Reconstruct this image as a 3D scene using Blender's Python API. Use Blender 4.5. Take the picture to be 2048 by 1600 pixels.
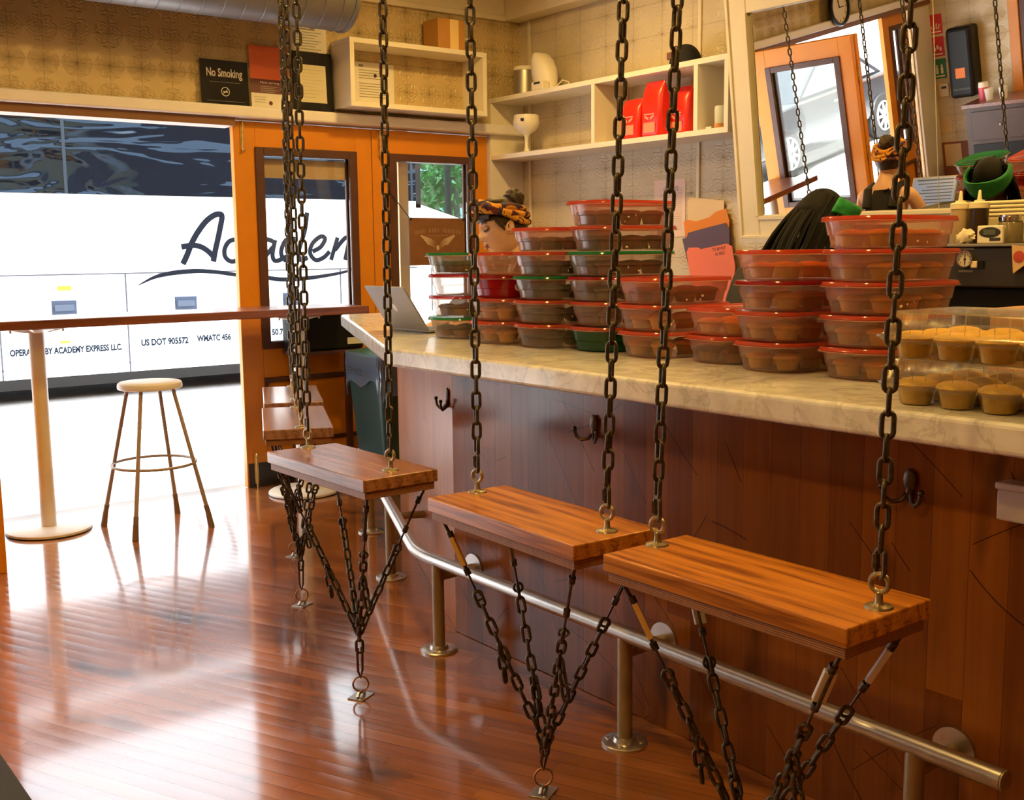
import bpy, bmesh, math, random
from mathutils import Vector, Matrix, Euler
random.seed(7)
for o in list(bpy.data.objects): bpy.data.objects.remove(o)
SC = bpy.context.scene; COL = SC.collection
PI = math.pi
def R(d): return math.radians(d)
# ---------------------------------------------------------------- camera
F_PX = 2216.2; YAW = R(37.254); PIT = R(7.687); ROL = R(-0.622)
cd = bpy.data.cameras.new('camera'); cd.sensor_width = 36; cd.lens = 36*F_PX/2048; cd.clip_end = 200; cd.clip_start = .05
cam = bpy.data.objects.new('camera', cd); COL.objects.link(cam); SC.camera = cam
fw = Vector((math.sin(YAW)*math.cos(PIT), math.cos(YAW)*math.cos(PIT), -math.sin(PIT)))
r0 = Vector((math.cos(YAW), -math.sin(YAW), 0)); u0 = r0.cross(fw)
rr = r0*math.cos(ROL)+u0*math.sin(ROL); uu = -r0*math.sin(ROL)+u0*math.cos(ROL)
M = Matrix((rr, uu, -fw)).transposed().to_4x4(); M.translation = (0, 0, 1.4); cam.matrix_world = M
# ---------------------------------------------------------------- world, lamps, exposure
SC.view_settings.view_transform = 'Standard'; SC.view_settings.look = 'None'
SC.view_settings.exposure = -0.22; SC.cycles.caustics_reflective = False; SC.cycles.caustics_refractive = False; SC.view_settings.gamma = 1.0; SC.view_settings.use_curve_mapping = False
W = bpy.data.worlds.new('sky'); SC.world = W; W.use_nodes = True
bg = W.node_tree.nodes['Background']; bg.inputs[0].default_value = (.86, .93, 1, 1); bg.inputs[1].default_value = 5.0
sl = bpy.data.lights.new('sun', 'SUN'); sl.energy = 60.0; sl.angle = R(12); sl.color = (.95, .97, 1)
so = bpy.data.objects.new('sun', sl); COL.objects.link(so); so.rotation_euler = Vector((-.73, .10, -.67)).to_track_quat('-Z', 'Y').to_euler()
WARM = (1, .62, .165)
def lamp(name, loc, power, size=.25, color=WARM, rot=(0, 0, 0)):
    l = bpy.data.lights.new(name, 'AREA'); l.shape = 'DISK'; l.size = size; l.energy = power; l.color = color
    o = bpy.data.objects.new(name, l); o.location = loc; o.rotation_euler = rot; COL.objects.link(o); return o
lamp('ceiling_lamp', (3.55, 4.7, 3.14), 42, .22)
lamp('ceiling_lamp', (3.55, 2.3, 3.14), 42, .22)
lamp('ceiling_lamp', (2.0, 4.2, 3.14), 34, .22)
lamp('ceiling_lamp', (1.2, 1.8, 3.14), 32, .22)
lamp('ceiling_lamp', (3.0, .4, 3.14), 32, .22)
lamp('ceiling_lamp', (-.6, 4.0, 3.14), 32, .22)
lamp('ceiling_lamp', (-.6, 1.0, 3.14), 32, .22)
# ---------------------------------------------------------------- materials
MATS = {}
def newmat(name):
    m = bpy.data.materials.new(name); m.use_nodes = True; nt = m.node_tree
    return m, nt, nt.nodes['Principled BSDF']
def N(nt, t, **kw):
    n = nt.nodes.new(t)
    for k, v in kw.items():
        if k.startswith('i_'):
            key = k[2:]; key = int(key) if key.isdigit() else key.replace('_', ' ')
            n.inputs[key].default_value = v
        else: setattr(n, k, v)
    return n
def L(nt, a, ao, b, bi): nt.links.new(a.outputs[ao], b.inputs[bi])
def c4(c): return (c[0], c[1], c[2], 1)
def mat(name, col, rough=.5, metal=0, var=0, vscale=8, bump=0, bscale=60, spec=.5, emit=None, estr=0, coat=0):
    if name in MATS: return MATS[name]
    m, nt, p = newmat(name)
    p.inputs['Base Color'].default_value = c4(col); p.inputs['Roughness'].default_value = rough
    p.inputs['Metallic'].default_value = metal; p.inputs['Specular IOR Level'].default_value = spec
    p.inputs['Coat Weight'].default_value = coat
    tc = N(nt, 'ShaderNodeTexCoord')
    if var:
        nz = N(nt, 'ShaderNodeTexNoise', i_Scale=vscale, i_Detail=5.0); L(nt, tc, 'Object', nz, 'Vector')
        rp = N(nt, 'ShaderNodeMapRange'); L(nt, nz, 'Fac', rp, 'Value')
        rp.inputs[1].default_value = .3; rp.inputs[2].default_value = .7; rp.inputs[3].default_value = 1-var; rp.inputs[4].default_value = 1+var
        mx = N(nt, 'ShaderNodeVectorMath', operation='SCALE'); mx.inputs[0].default_value = col; L(nt, rp, 0, mx, 'Scale')
        L(nt, mx, 0, p, 'Base Color')
    if bump:
        nz = N(nt, 'ShaderNodeTexNoise', i_Scale=bscale, i_Detail=4.0); L(nt, tc, 'Object', nz, 'Vector')
        b = N(nt, 'ShaderNodeBump', i_Strength=bump, i_Distance=.004); L(nt, nz, 'Fac', b, 'Height'); L(nt, b, 0, p, 'Normal')
    if emit:
        p.inputs['Emission Color'].default_value = c4(emit); p.inputs['Emission Strength'].default_value = estr
    MATS[name] = m; return m
def math_(nt, op, a, b=None, clamp=False):
    n = N(nt, 'ShaderNodeMath', operation=op); n.use_clamp = clamp
    for i, v in enumerate((a, b)):
        if v is None: continue
        if isinstance(v, (int, float)): n.inputs[i].default_value = v
        else: nt.links.new(v, n.inputs[i])
    return n.outputs[0]
def ramp(nt, fac, stops):
    r = N(nt, 'ShaderNodeValToRGB'); e = r.color_ramp.elements
    while len(e) < len(stops): e.new(.5)
    for i, (p, c) in enumerate(stops): e[i].position = p; e[i].color = c4(c)
    nt.links.new(fac, r.inputs[0]); return r.outputs[0]
def tin_mat(name, axis, tw, th, ox, oz, col, plain=.35, dist=.005):
    """pressed tin: rolled seams on a grid, curled corner ornament and a flower in each tile"""
    m, nt, p = newmat(name)
    tc = N(nt, 'ShaderNodeTexCoord'); s = N(nt, 'ShaderNodeSeparateXYZ'); L(nt, tc, 'Object', s, 0)
    u = math_(nt, 'DIVIDE', math_(nt, 'SUBTRACT', s.outputs[axis], ox), tw)
    v = math_(nt, 'DIVIDE', math_(nt, 'SUBTRACT', s.outputs[2], oz), th)
    fu = math_(nt, 'SUBTRACT', math_(nt, 'FRACT', u), .5); fv = math_(nt, 'SUBTRACT', math_(nt, 'FRACT', v), .5)
    au = math_(nt, 'ABSOLUTE', fu); av = math_(nt, 'ABSOLUTE', fv)
    edge = math_(nt, 'MAXIMUM', au, av)                            # .5 at the seams
    seam = math_(nt, 'GREATER_THAN', edge, .472)
    groove = math_(nt, 'MULTIPLY', math_(nt, 'GREATER_THAN', edge, .44), -.6)
    # corner curls: rings around the tile corner, and flower in the middle
    cu = math_(nt, 'SUBTRACT', .5, au); cv = math_(nt, 'SUBTRACT', .5, av)
    rc = math_(nt, 'SQRT', math_(nt, 'ADD', math_(nt, 'MULTIPLY', cu, cu), math_(nt, 'MULTIPLY', cv, cv)))
    ac = math_(nt, 'ARCTAN2', cv, cu)
    rings = math_(nt, 'SINE', math_(nt, 'ADD', math_(nt, 'MULTIPLY', rc, 40.0), math_(nt, 'MULTIPLY', math_(nt, 'SINE', math_(nt, 'ADD', math_(nt, 'MULTIPLY', ac, 8.0), math_(nt, 'MULTIPLY', rc, 9.0))), 2.2)))
    ang = math_(nt, 'ARCTAN2', fv, fu); rm = math_(nt, 'SQRT', math_(nt, 'ADD', math_(nt, 'MULTIPLY', fu, fu), math_(nt, 'MULTIPLY', fv, fv)))
    pet = math_(nt, 'ADD', math_(nt, 'MULTIPLY', math_(nt, 'COSINE', math_(nt, 'MULTIPLY', ang, 8.0)), .06), .17)
    flower = math_(nt, 'LESS_THAN', rm, pet)
    nz = N(nt, 'ShaderNodeTexNoise', i_Scale=26.0, i_Detail=3.0); L(nt, tc, 'Object', nz, 'Vector')
    orn = math_(nt, 'MULTIPLY', math_(nt, 'MULTIPLY', rings, math_(nt, 'LESS_THAN', rc, .46)), plain)
    h = math_(nt, 'ADD', math_(nt, 'ADD', math_(nt, 'MULTIPLY', seam, .8), groove), math_(nt, 'ADD', orn, math_(nt, 'MULTIPLY', flower, plain*1.6)))
    h = math_(nt, 'ADD', h, math_(nt, 'MULTIPLY', nz.outputs['Fac'], .7*plain))
    b = N(nt, 'ShaderNodeBump', i_Strength=1.0, i_Distance=dist); nt.links.new(h, b.inputs['Height']); L(nt, b, 0, p, 'Normal')
    n2 = N(nt, 'ShaderNodeTexNoise', i_Scale=3.0, i_Detail=5.0); L(nt, tc, 'Object', n2, 'Vector')
    cc = ramp(nt, n2.outputs['Fac'], [(.3, [x*.86 for x in col]), (.7, [min(1, x*1.06) for x in col])])
    mx = N(nt, 'ShaderNodeMixRGB', blend_type='MULTIPLY'); nt.links.new(cc, mx.inputs[1]); mx.inputs[2].default_value = (.72, .66, .58, 1)
    g2 = math_(nt, 'MULTIPLY', math_(nt, 'GREATER_THAN', edge, .488), .8); nt.links.new(g2, mx.inputs[0])
    nt.links.new(mx.outputs[0], p.inputs['Base Color'])
    p.inputs['Roughness'].default_value = .33
    return m
def plank_mat(name, along, across, pw, plen, cols, rough, cup=0, scratch=0, stain=0, gap=.0012, grain=.25, coat=0.0, rvar=0.0, bumpd=.001, spec=.5):
    """boards along vector `along`, laid side by side along `across` (object space)"""
    m, nt, p = newmat(name)
    tc = N(nt, 'ShaderNodeTexCoord')
    def dot(v):
        d = N(nt, 'ShaderNodeVectorMath', operation='DOT_PRODUCT'); d.inputs[1].default_value = v; L(nt, tc, 'Object', d, 0); return d.outputs['Value']
    a = dot(along); c = dot(across)
    row = math_(nt, 'FLOOR', math_(nt, 'DIVIDE', c, pw))
    wn = N(nt, 'ShaderNodeTexWhiteNoise', noise_dimensions='1D'); nt.links.new(row, wn.inputs['W'])
    a2 = math_(nt, 'ADD', math_(nt, 'DIVIDE', a, plen), math_(nt, 'MULTIPLY', wn.outputs['Value'], 7.3))
    seg = math_(nt, 'FLOOR', a2)
    cmb = N(nt, 'ShaderNodeCombineXYZ'); nt.links.new(row, cmb.inputs[0]); nt.links.new(seg, cmb.inputs[1])
    w2 = N(nt, 'ShaderNodeTexWhiteNoise', noise_dimensions='2D'); L(nt, cmb, 0, w2, 'Vector')
    fr = math_(nt, 'FRACT', math_(nt, 'DIVIDE', c, pw)); ctr = math_(nt, 'SUBTRACT', fr, .5)
    fa = math_(nt, 'FRACT', a2)
    gl = math_(nt, 'GREATER_THAN', math_(nt, 'ABSOLUTE', ctr), .5-gap/pw)
    ge = math_(nt, 'LESS_THAN', fa, gap/plen)
    gapm = math_(nt, 'MAXIMUM', gl, ge)
    # grain: noise stretched along the board, shifted per board
    gv = N(nt, 'ShaderNodeCombineXYZ'); nt.links.new(math_(nt, 'MULTIPLY', a, 2.2), gv.inputs[0]); nt.links.new(math_(nt, 'MULTIPLY', c, 45.0), gv.inputs[1]); nt.links.new(math_(nt, 'MULTIPLY', w2.outputs['Value'], 40.0), gv.inputs[2])
    gn = N(nt, 'ShaderNodeTexNoise', i_Scale=1.0, i_Detail=6.0, i_Distortion=.6); L(nt, gv, 0, gn, 'Vector')
    f = math_(nt, 'ADD', math_(nt, 'MULTIPLY', w2.outputs['Value'], 1-grain), math_(nt, 'MULTIPLY', gn.outputs['Fac'], grain*1.2))
    col = ramp(nt, f, [(i/(len(cols)-1), k) for i, k in enumerate(cols)])
    def darken(colsock, fac, dark):
        mx = N(nt, 'ShaderNodeMixRGB'); nt.links.new(fac, mx.inputs[0]); nt.links.new(colsock, mx.inputs[1]); mx.inputs[2].default_value = c4(dark); return mx.outputs[0]
    col = darken(col, math_(nt, 'MULTIPLY', gapm, .85), [x*.12 for x in cols[0]])
    if stain:
        sv = N(nt, 'ShaderNodeCombineXYZ'); nt.links.new(math_(nt, 'MULTIPLY', a, .38), sv.inputs[0]); nt.links.new(c, sv.inputs[1])
        n3 = N(nt, 'ShaderNodeTexNoise', i_Scale=stain*1.9, i_Detail=2.0); L(nt, sv, 0, n3, 'Vector')
        s3 = N(nt, 'ShaderNodeMapRange'); s3.inputs[1].default_value = .60; s3.inputs[2].default_value = .74; L(nt, n3, 'Fac', s3, 'Value')
        col = darken(col, math_(nt, 'MULTIPLY', s3.outputs[0], .8), [x*.15 for x in cols[0]])
    if scratch:
        for k, (dy, dz, fq) in enumerate(((.62, .78, 2.3), (-.45, .89, 1.9), (.25, .97, 1.3), (.83, -.56, 2.9), (-.75, .66, 3.3))):
            d = N(nt, 'ShaderNodeVectorMath', operation='DOT_PRODUCT'); d.inputs[1].default_value = (0, dy*fq, dz*fq); L(nt, tc, 'Object', d, 0)
            mp = N(nt, 'ShaderNodeMapping'); mp.inputs['Location'].default_value = (k*3.7, k*1.9, 2.3*k); L(nt, tc, 'Object', mp, 0)
            n4 = N(nt, 'ShaderNodeTexNoise', i_Scale=1.1, i_Detail=.0); L(nt, mp, 0, n4, 'Vector')
            v = math_(nt, 'ADD', d.outputs['Value'], math_(nt, 'MULTIPLY', n4.outputs['Fac'], 1.1))
            line = math_(nt, 'LESS_THAN', math_(nt, 'ABSOLUTE', math_(nt, 'SUBTRACT', math_(nt, 'FRACT', v), .5)), .0019*fq*.7)
            n5 = N(nt, 'ShaderNodeTexNoise', i_Scale=2.9, i_Detail=1.0); L(nt, mp, 0, n5, 'Vector')
            line = math_(nt, 'MULTIPLY', line, math_(nt, 'GREATER_THAN', n5.outputs['Fac'], .545))
            col = darken(col, math_(nt, 'MULTIPLY', line, scratch), [x*.15 for x in cols[0]])
    nt.links.new(col, p.inputs['Base Color'])
    h = math_(nt, 'MULTIPLY', gapm, -1.0)
    if cup:
        tilt = math_(nt, 'MULTIPLY', math_(nt, 'SUBTRACT', w2.outputs['Value'], .5), cup*2.0)
        h = math_(nt, 'ADD', h, math_(nt, 'ADD', math_(nt, 'MULTIPLY', math_(nt, 'MULTIPLY', ctr, ctr), -cup*4), math_(nt, 'MULTIPLY', ctr, tilt)))
        nl = N(nt, 'ShaderNodeTexNoise', i_Scale=9.0, i_Detail=2.0); L(nt, tc, 'Object', nl, 'Vector')
        h = math_(nt, 'ADD', h, math_(nt, 'MULTIPLY', nl.outputs['Fac'], cup*1.1))
    b = N(nt, 'ShaderNodeBump', i_Strength=1.0, i_Distance=bumpd); nt.links.new(h, b.inputs['Height']); L(nt, b, 0, p, 'Normal')
    p.inputs['Roughness'].default_value = rough; p.inputs['Specular IOR Level'].default_value = spec
    if rvar:
        n6 = N(nt, 'ShaderNodeTexNoise', i_Scale=2.2, i_Detail=6.0); L(nt, tc, 'Object', n6, 'Vector')
        rv = N(nt, 'ShaderNodeMapRange'); rv.inputs[1].default_value = .3; rv.inputs[2].default_value = .7; rv.inputs[3].default_value = rough-rvar*.5; rv.inputs[4].default_value = rough+rvar
        L(nt, n6, 'Fac', rv, 'Value'); L(nt, rv, 0, p, 'Roughness')
    p.inputs['Coat Weight'].default_value = coat; p.inputs['Coat Roughness'].default_value = .09; p.inputs['Coat IOR'].default_value = 1.75
    return m
def oak_mat(name, cols, axis, rough=.28):
    m, nt, p = newmat(name)
    tc = N(nt, 'ShaderNodeTexCoord'); mp = N(nt, 'ShaderNodeMapping'); L(nt, tc, 'Object', mp, 0)
    sc = [42, 42, 80]; sc[axis] = 2.2; mp.inputs['Scale'].default_value = sc
    n1 = N(nt, 'ShaderNodeTexNoise', i_Scale=1.0, i_Detail=7.0, i_Distortion=1.4); L(nt, mp, 0, n1, 'Vector')
    m2 = N(nt, 'ShaderNodeMapping'); L(nt, tc, 'Object', m2, 0); s2 = [9, 9, 9]; s2[axis] = 1.1; m2.inputs['Scale'].default_value = s2
    n2 = N(nt, 'ShaderNodeTexWave', wave_type='BANDS', bands_direction='X' if axis != 0 else 'Y', i_Scale=.8, i_Distortion=14.0, i_Detail=3.0); L(nt, m2, 0, n2, 'Vector')
    f = math_(nt, 'ADD', math_(nt, 'MULTIPLY', n1.outputs['Fac'], .82), math_(nt, 'MULTIPLY', n2.outputs['Fac'], .18))
    nt.links.new(ramp(nt, f, [(.30, cols[0]), (.47, cols[1]), (.68, cols[2])]), p.inputs['Base Color'])
    b = N(nt, 'ShaderNodeBump', i_Strength=.15, i_Distance=.001); L(nt, n1, 'Fac', b, 'Height'); L(nt, b, 0, p, 'Normal')
    p.inputs['Roughness'].default_value = rough; p.inputs['Coat Weight'].default_value = .3; p.inputs['Coat Roughness'].default_value = .15
    return m
def ply_mat(name, c1, c2, c3):
    """edge of plywood: thin glued layers"""
    m, nt, p = newmat(name)
    tc = N(nt, 'ShaderNodeTexCoord'); s = N(nt, 'ShaderNodeSeparateXYZ'); L(nt, tc, 'Object', s, 0)
    st = math_(nt, 'FRACT', math_(nt, 'MULTIPLY', s.outputs[2], 230.0))
    nz = N(nt, 'ShaderNodeTexNoise', i_Scale=30.0, i_Detail=4.0); L(nt, tc, 'Object', nz, 'Vector')
    f = math_(nt, 'ADD', math_(nt, 'MULTIPLY', math_(nt, 'GREATER_THAN', st, .5), .6), math_(nt, 'MULTIPLY', nz.outputs['Fac'], .4))
    nt.links.new(ramp(nt, f, [(.1, c1), (.5, c2), (.95, c3)]), p.inputs['Base Color']); p.inputs['Roughness'].default_value = .45
    return m
def marble_mat():
    m, nt, p = newmat('white_marble'); tc = N(nt, 'ShaderNodeTexCoord')
    n1 = N(nt, 'ShaderNodeTexNoise', i_Scale=3.2, i_Detail=9.0, i_Distortion=1.6, i_Roughness=.62); L(nt, tc, 'Object', n1, 'Vector')
    v = math_(nt, 'ABSOLUTE', math_(nt, 'SUBTRACT', n1.outputs['Fac'], .5))
    n2 = N(nt, 'ShaderNodeTexNoise', i_Scale=16.0, i_Detail=6.0); L(nt, tc, 'Object', n2, 'Vector')
    base = ramp(nt, n2.outputs['Fac'], [(.3, (.62, .60, .55)), (.6, (.80, .78, .73))])
    mx = N(nt, 'ShaderNodeMixRGB'); nt.links.new(base, mx.inputs[2]); mx.inputs[1].default_value = (.30, .28, .25, 1)
    nt.links.new(math_(nt, 'ADD', math_(nt, 'MULTIPLY', v, 14.0), .6, True), mx.inputs[0]); nt.links.new(mx.outputs[0], p.inputs['Base Color'])
    p.inputs['Roughness'].default_value = .16; return m
def clear_mat(name, tint, alpha_t, rough=.1, diff=.0, dcol=(1, 1, 1), ribs=None):
    """thin plastic or glass sheet: mostly see-through, some milkiness, a gloss on top"""
    if name in MATS: return MATS[name]
    m = bpy.data.materials.new(name); m.use_nodes = True; nt = m.node_tree; nt.nodes.clear()
    out = N(nt, 'ShaderNodeOutputMaterial'); tr = N(nt, 'ShaderNodeBsdfTransparent'); tr.inputs[0].default_value = c4(tint)
    gl = N(nt, 'ShaderNodeBsdfGlossy', i_Roughness=rough)
    body = tr
    if diff:
        df = N(nt, 'ShaderNodeBsdfDiffuse'); df.inputs[0].default_value = c4(dcol)
        tl = N(nt, 'ShaderNodeBsdfTranslucent'); tl.inputs[0].default_value = c4(dcol)
        ad = N(nt, 'ShaderNodeMixShader', i_0=.5); L(nt, df, 0, ad, 1); L(nt, tl, 0, ad, 2)
        mx = N(nt, 'ShaderNodeMixShader', i_0=diff); L(nt, tr, 0, mx, 1); L(nt, ad, 0, mx, 2); body = mx
    fr = N(nt, 'ShaderNodeFresnel', i_IOR=1.45)
    fm = math_(nt, 'MINIMUM', math_(nt, 'ADD', math_(nt, 'MULTIPLY', fr.outputs[0], alpha_t), .015), .6)
    m2 = N(nt, 'ShaderNodeMixShader'); nt.links.new(fm, m2.inputs[0]); L(nt, body, 0, m2, 1); L(nt, gl, 0, m2, 2); L(nt, m2, 0, out, 0)
    if ribs:
        tc = N(nt, 'ShaderNodeTexCoord'); nz = N(nt, 'ShaderNodeTexNoise', i_Scale=ribs, i_Detail=2.0); L(nt, tc, 'Object', nz, 'Vector')
        b = N(nt, 'ShaderNodeBump', i_Strength=.5, i_Distance=.003); L(nt, nz, 'Fac', b, 'Height'); L(nt, b, 0, gl, 'Normal'); L(nt, b, 0, fr, 'Normal')
    MATS[name] = m; return m
ORANGE = mat('orange_door_paint', (.66, .235, .005), .38, var=.05, bump=.05)
TRIM = mat('dark_brown_trim', (.085, .030, .018), .45, var=.15)
WHITE = mat('white_shelf_paint', (.80, .74, .62), .45, var=.03)
CREAM = mat('cream_trim_paint', (.74, .66, .50), .45, var=.04)
LINTEL = mat('white_lintel_paint', (.82, .79, .80), .4, var=.03)
BLACK = mat('black_plastic', (.008, .007, .006), .4, spec=.25)
DARKM = mat('dark_metal', (.03, .028, .026), .4, .6)
CHAIN = mat('worn_chain_steel', (.075, .055, .030), .36, .75, var=.35, vscale=90, bump=.3, bscale=200)
ZINC = mat('dull_zinc', (.34, .27, .17), .35, .85, var=.2, vscale=60)
BRONZE = mat('dark_bronze', (.075, .045, .025), .35, .7)
BRASS = mat('brass', (.75, .52, .18), .3, 1, var=.15, vscale=40)
STEEL = mat('brushed_steel', (.60, .57, .52), .32, 1, var=.08, vscale=30)
GALV = mat('duct_steel', (.20, .19, .19), .45, .55, var=.12, vscale=6)
POSTM = mat('rail_post_paint', (.36, .28, .17), .4, .55, var=.12, vscale=20)
POLE = mat('cream_pole_paint', (.72, .66, .56), .42, var=.06)
STOOLM = mat('grey_stool_enamel', (.36, .29, .24), .42, .15)
STOOLSEAT = mat('pale_stool_seat', (.70, .68, .66), .4)
PAPER = mat('white_paper', (.78, .74, .66), .8, var=.03)
PAPERINK = mat('grey_print', (.30, .28, .25), .8)
INK = mat('black_ink', (.02, .018, .016), .6)
GLASS = clear_mat('window_glass', (.96, .98, .97), .55, .02)
TABLETOP = oak_mat('dark_red_table_wood', [(.10, .026, .013), (.165, .048, .022), (.22, .070, .033)], 0, .3)
OAK = oak_mat('orange_oak', [(.20, .052, .007), (.47, .165, .020), (.62, .25, .036)], 1)
OAKMID = oak_mat('oak_daylight_sheen', [(.15, .055, .022), (.30, .125, .05), (.40, .18, .08)], 1, .22)  # same oak as the others, daylight sheen painted in as a browner tone
OAKEDGE = oak_mat('oak_edge', [(.20, .065, .018), (.33, .12, .03), (.42, .165, .045)], 1, .4)
PLY = ply_mat('plywood_edge', (.14, .055, .025), (.34, .15, .06), (.48, .24, .10))
MARBLE = marble_mat()
PANEL = plank_mat('counter_boards', (0, 0, 1), (.0, 1, 0), .092, 1.9, [(.060, .016, .003), (.17, .047, .007), (.24, .072, .010), (.36, .118, .017)], .2, scratch=.75, stain=3.4, gap=.0004, grain=.4, rvar=.06, spec=.3)
PANEL2 = plank_mat('counter_end_boards', (0, 0, 1), (.409, .912, 0), .085, 2.3, [(.30, .085, .010), (.42, .13, .018), (.50, .17, .026)], .34, stain=.9, spec=.22, gap=.0008, grain=.4, rvar=.06)
FLOORM = plank_mat('floor_boards', (.415, -.91, 0), (.91, .415, 0), .058, 1.3, [(.17, .050, .013), (.28, .088, .023), (.36, .122, .033), (.45, .165, .05)], .22, cup=.6, stain=3.0, gap=.0007, grain=.5, rvar=.06, bumpd=.0011, coat=1.0)
TIN_F = tin_mat('tin_facade', 0, .17, .165, 1.503, 2.2405, (.62, .47, .24), .5, .004)
TIN_S = tin_mat('tin_side_wall', 1, .245, .186, 1.141, .418, (.64, .55, .40), .3, .0035)
TIN_L = tin_mat('tin_left_wall', 1, .245, .186, .1, .418, (.62, .50, .30), .3)
PLASTER = mat('ceiling_paint', (.62, .54, .40), .6, var=.04)
# ---------------------------------------------------------------- mesh helpers
class MB:
    def __init__(s): s.bm = bmesh.new(); s.mi = 0
    def _m(s, faces):
        for f in faces: f.material_index = s.mi
    def box(s, a, b, rot=None, pivot=None):
        x0, y0, z0 = [min(a[i], b[i]) for i in range(3)]; x1, y1, z1 = [max(a[i], b[i]) for i in range(3)]
        P = [Vector(p) for p in ((x0, y0, z0), (x1, y0, z0), (x1, y1, z0), (x0, y1, z0), (x0, y0, z1), (x1, y0, z1), (x1, y1, z1), (x0, y1, z1))]
        if rot is not None:
            pv = Vector(pivot or (0, 0, 0)); P = [rot @ (p-pv)+pv for p in P]
        v = [s.bm.verts.new(p) for p in P]
        s._m([s.bm.faces.new([v[i] for i in f]) for f in ((3, 2, 1, 0), (4, 5, 6, 7), (0, 1, 5, 4), (1, 2, 6, 5), (2, 3, 7, 6), (3, 0, 4, 7))]); return s
    def rings(s, rs, close=True, cap=True):
        V = [[s.bm.verts.new(p) for p in r] for r in rs]; n = len(V[0]); fs = []
        for a, b in zip(V, V[1:]):
            for i in range(n if close else n-1):
                j = (i+1) % n
                try: fs.append(s.bm.faces.new((a[i], a[j], b[j], b[i])))
                except ValueError: pass
        if cap and close:
            fs.append(s.bm.faces.new(V[0][::-1])); fs.append(s.bm.faces.new(V[-1]))
        s._m(fs); return s
    def tube(s, pts, r, n=8, cap=True):
        pts = [Vector(p) for p in pts]; rs = []; prev = None
        for i, p in enumerate(pts):
            t = (pts[min(i+1, len(pts)-1)]-pts[max(i-1, 0)]).normalized()
            if prev is None: a = t.orthogonal().normalized()
            else: a = (prev-t*prev.dot(t)).normalized()
            prev = a; b = t.cross(a); rad = r[i] if isinstance(r, (list, tuple)) else r
            rs.append([p+(a*math.cos(2*PI*k/n)+b*math.sin(2*PI*k/n))*rad for k in range(n)])
        return s.rings(rs, True, cap)
    def ring(s, c, nrm, R_, r, n=20, m=8, sx=1.0):
        nrm = Vector(nrm).normalized(); a = nrm.orthogonal().normalized(); b = nrm.cross(a); c = Vector(c); V = []
        for i in range(n):
            t = 2*PI*i/n; d = a*math.cos(t)*sx+b*math.sin(t)
            V.append([s.bm.verts.new(c+d*R_+(d*math.cos(2*PI*k/m)+nrm*math.sin(2*PI*k/m))*r) for k in range(m)])
        for i in range(n):
            for k in range(m): s._m([s.bm.faces.new((V[i][k], V[(i+1) % n][k], V[(i+1) % n][(k+1) % m], V[i][(k+1) % m]))])
        return s
    def lathe(s, prof, c=(0, 0, 0), n=24, axis=None):
        c = Vector(c); Q = Vector((0, 0, 1)).rotation_difference(Vector(axis or (0, 0, 1)).normalized())
        return s.rings([[c+Q @ Vector((r*math.cos(2*PI*k/n), r*math.sin(2*PI*k/n), z)) for k in range(n)] for r, z in prof])
    def cyl(s, a, b, r, n=16, r2=None):
        return s.tube([a, b], [r, r if r2 is None else r2], n)
    def prism(s, poly, z0, z1, f=lambda x, y, z: (x, y, z)):
        return s.rings([[Vector(f(x, y, z0)) for x, y in poly], [Vector(f(x, y, z1)) for x, y in poly]])
    def ball(s, c, rad, n=16, m=10, fn=None, rot=None):
        rad = rad if isinstance(rad, (tuple, list)) else (rad,)*3; c = Vector(c); rs = []
        for j in range(m+1):
            th = PI*j/m; row = []
            for k in range(n):
                ph = 2*PI*k/n; d = Vector((math.sin(th)*math.cos(ph), math.sin(th)*math.sin(ph), -math.cos(th)))
                if j in (0, m): d = d+Vector((math.cos(ph), math.sin(ph), 0))*1e-4
                p = Vector((d.x*rad[0], d.y*rad[1], d.z*rad[2]))
                if fn: p = fn(d, p)
                if rot is not None: p = rot @ p
                row.append(c+p)
            rs.append(row)
        return s.rings(rs)
    def quad(s, *P):
        s._m([s.bm.faces.new([s.bm.verts.new(p) for p in P])]); return s
    def build(s, name, mats, parent=None, smooth=True, bevel=0, seg=2, solid=0, loc=None):
        bmesh.ops.recalc_face_normals(s.bm, faces=s.bm.faces)
        me = bpy.data.meshes.new(name); s.bm.to_mesh(me); s.bm.free()
        for m in (mats if isinstance(mats, (list, tuple)) else [mats]): me.materials.append(m)
        o = bpy.data.objects.new(name, me); COL.objects.link(o)
        if smooth:
            me.polygons.foreach_set('use_smooth', [True]*len(me.polygons))
            try: me.set_sharp_from_angle(angle=R(38))
            except Exception: pass
        if bevel:
            b = o.modifiers.new('bevel', 'BEVEL'); b.width = bevel; b.segments = seg; b.limit_method = 'ANGLE'; b.angle_limit = R(40)
        if solid:
            b = o.modifiers.new('solid', 'SOLIDIFY'); b.thickness = solid; b.offset = 0
        if parent is not None: o.parent = parent
        if loc is not None: o.location = loc
        return o
def tag(o, label, cat, group=None):
    o['label'] = label; o['category'] = cat
    if group: o['group'] = group
    return o
def thing(name, label, cat, loc=(0, 0, 0), rz=0, group=None):
    o = bpy.data.objects.new(name, None); o.location = loc; o.rotation_euler = (0, 0, rz); o.empty_display_size = .05; COL.objects.link(o)
    return tag(o, label, cat, group)
def struct(o): o['kind'] = 'structure'; return o
def sempty(name):
    o = bpy.data.objects.new(name, None); COL.objects.link(o); o.empty_display_size = .05; return struct(o)
def copy_tree(o):
    c = o.copy(); COL.objects.link(c)
    for ch in [k for k in bpy.data.objects if k.parent == o]:
        d = ch.copy(); COL.objects.link(d); d.parent = c
        for g in [k for k in bpy.data.objects if k.parent == ch]:
            e = g.copy(); COL.objects.link(e); e.parent = d
    return c
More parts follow.
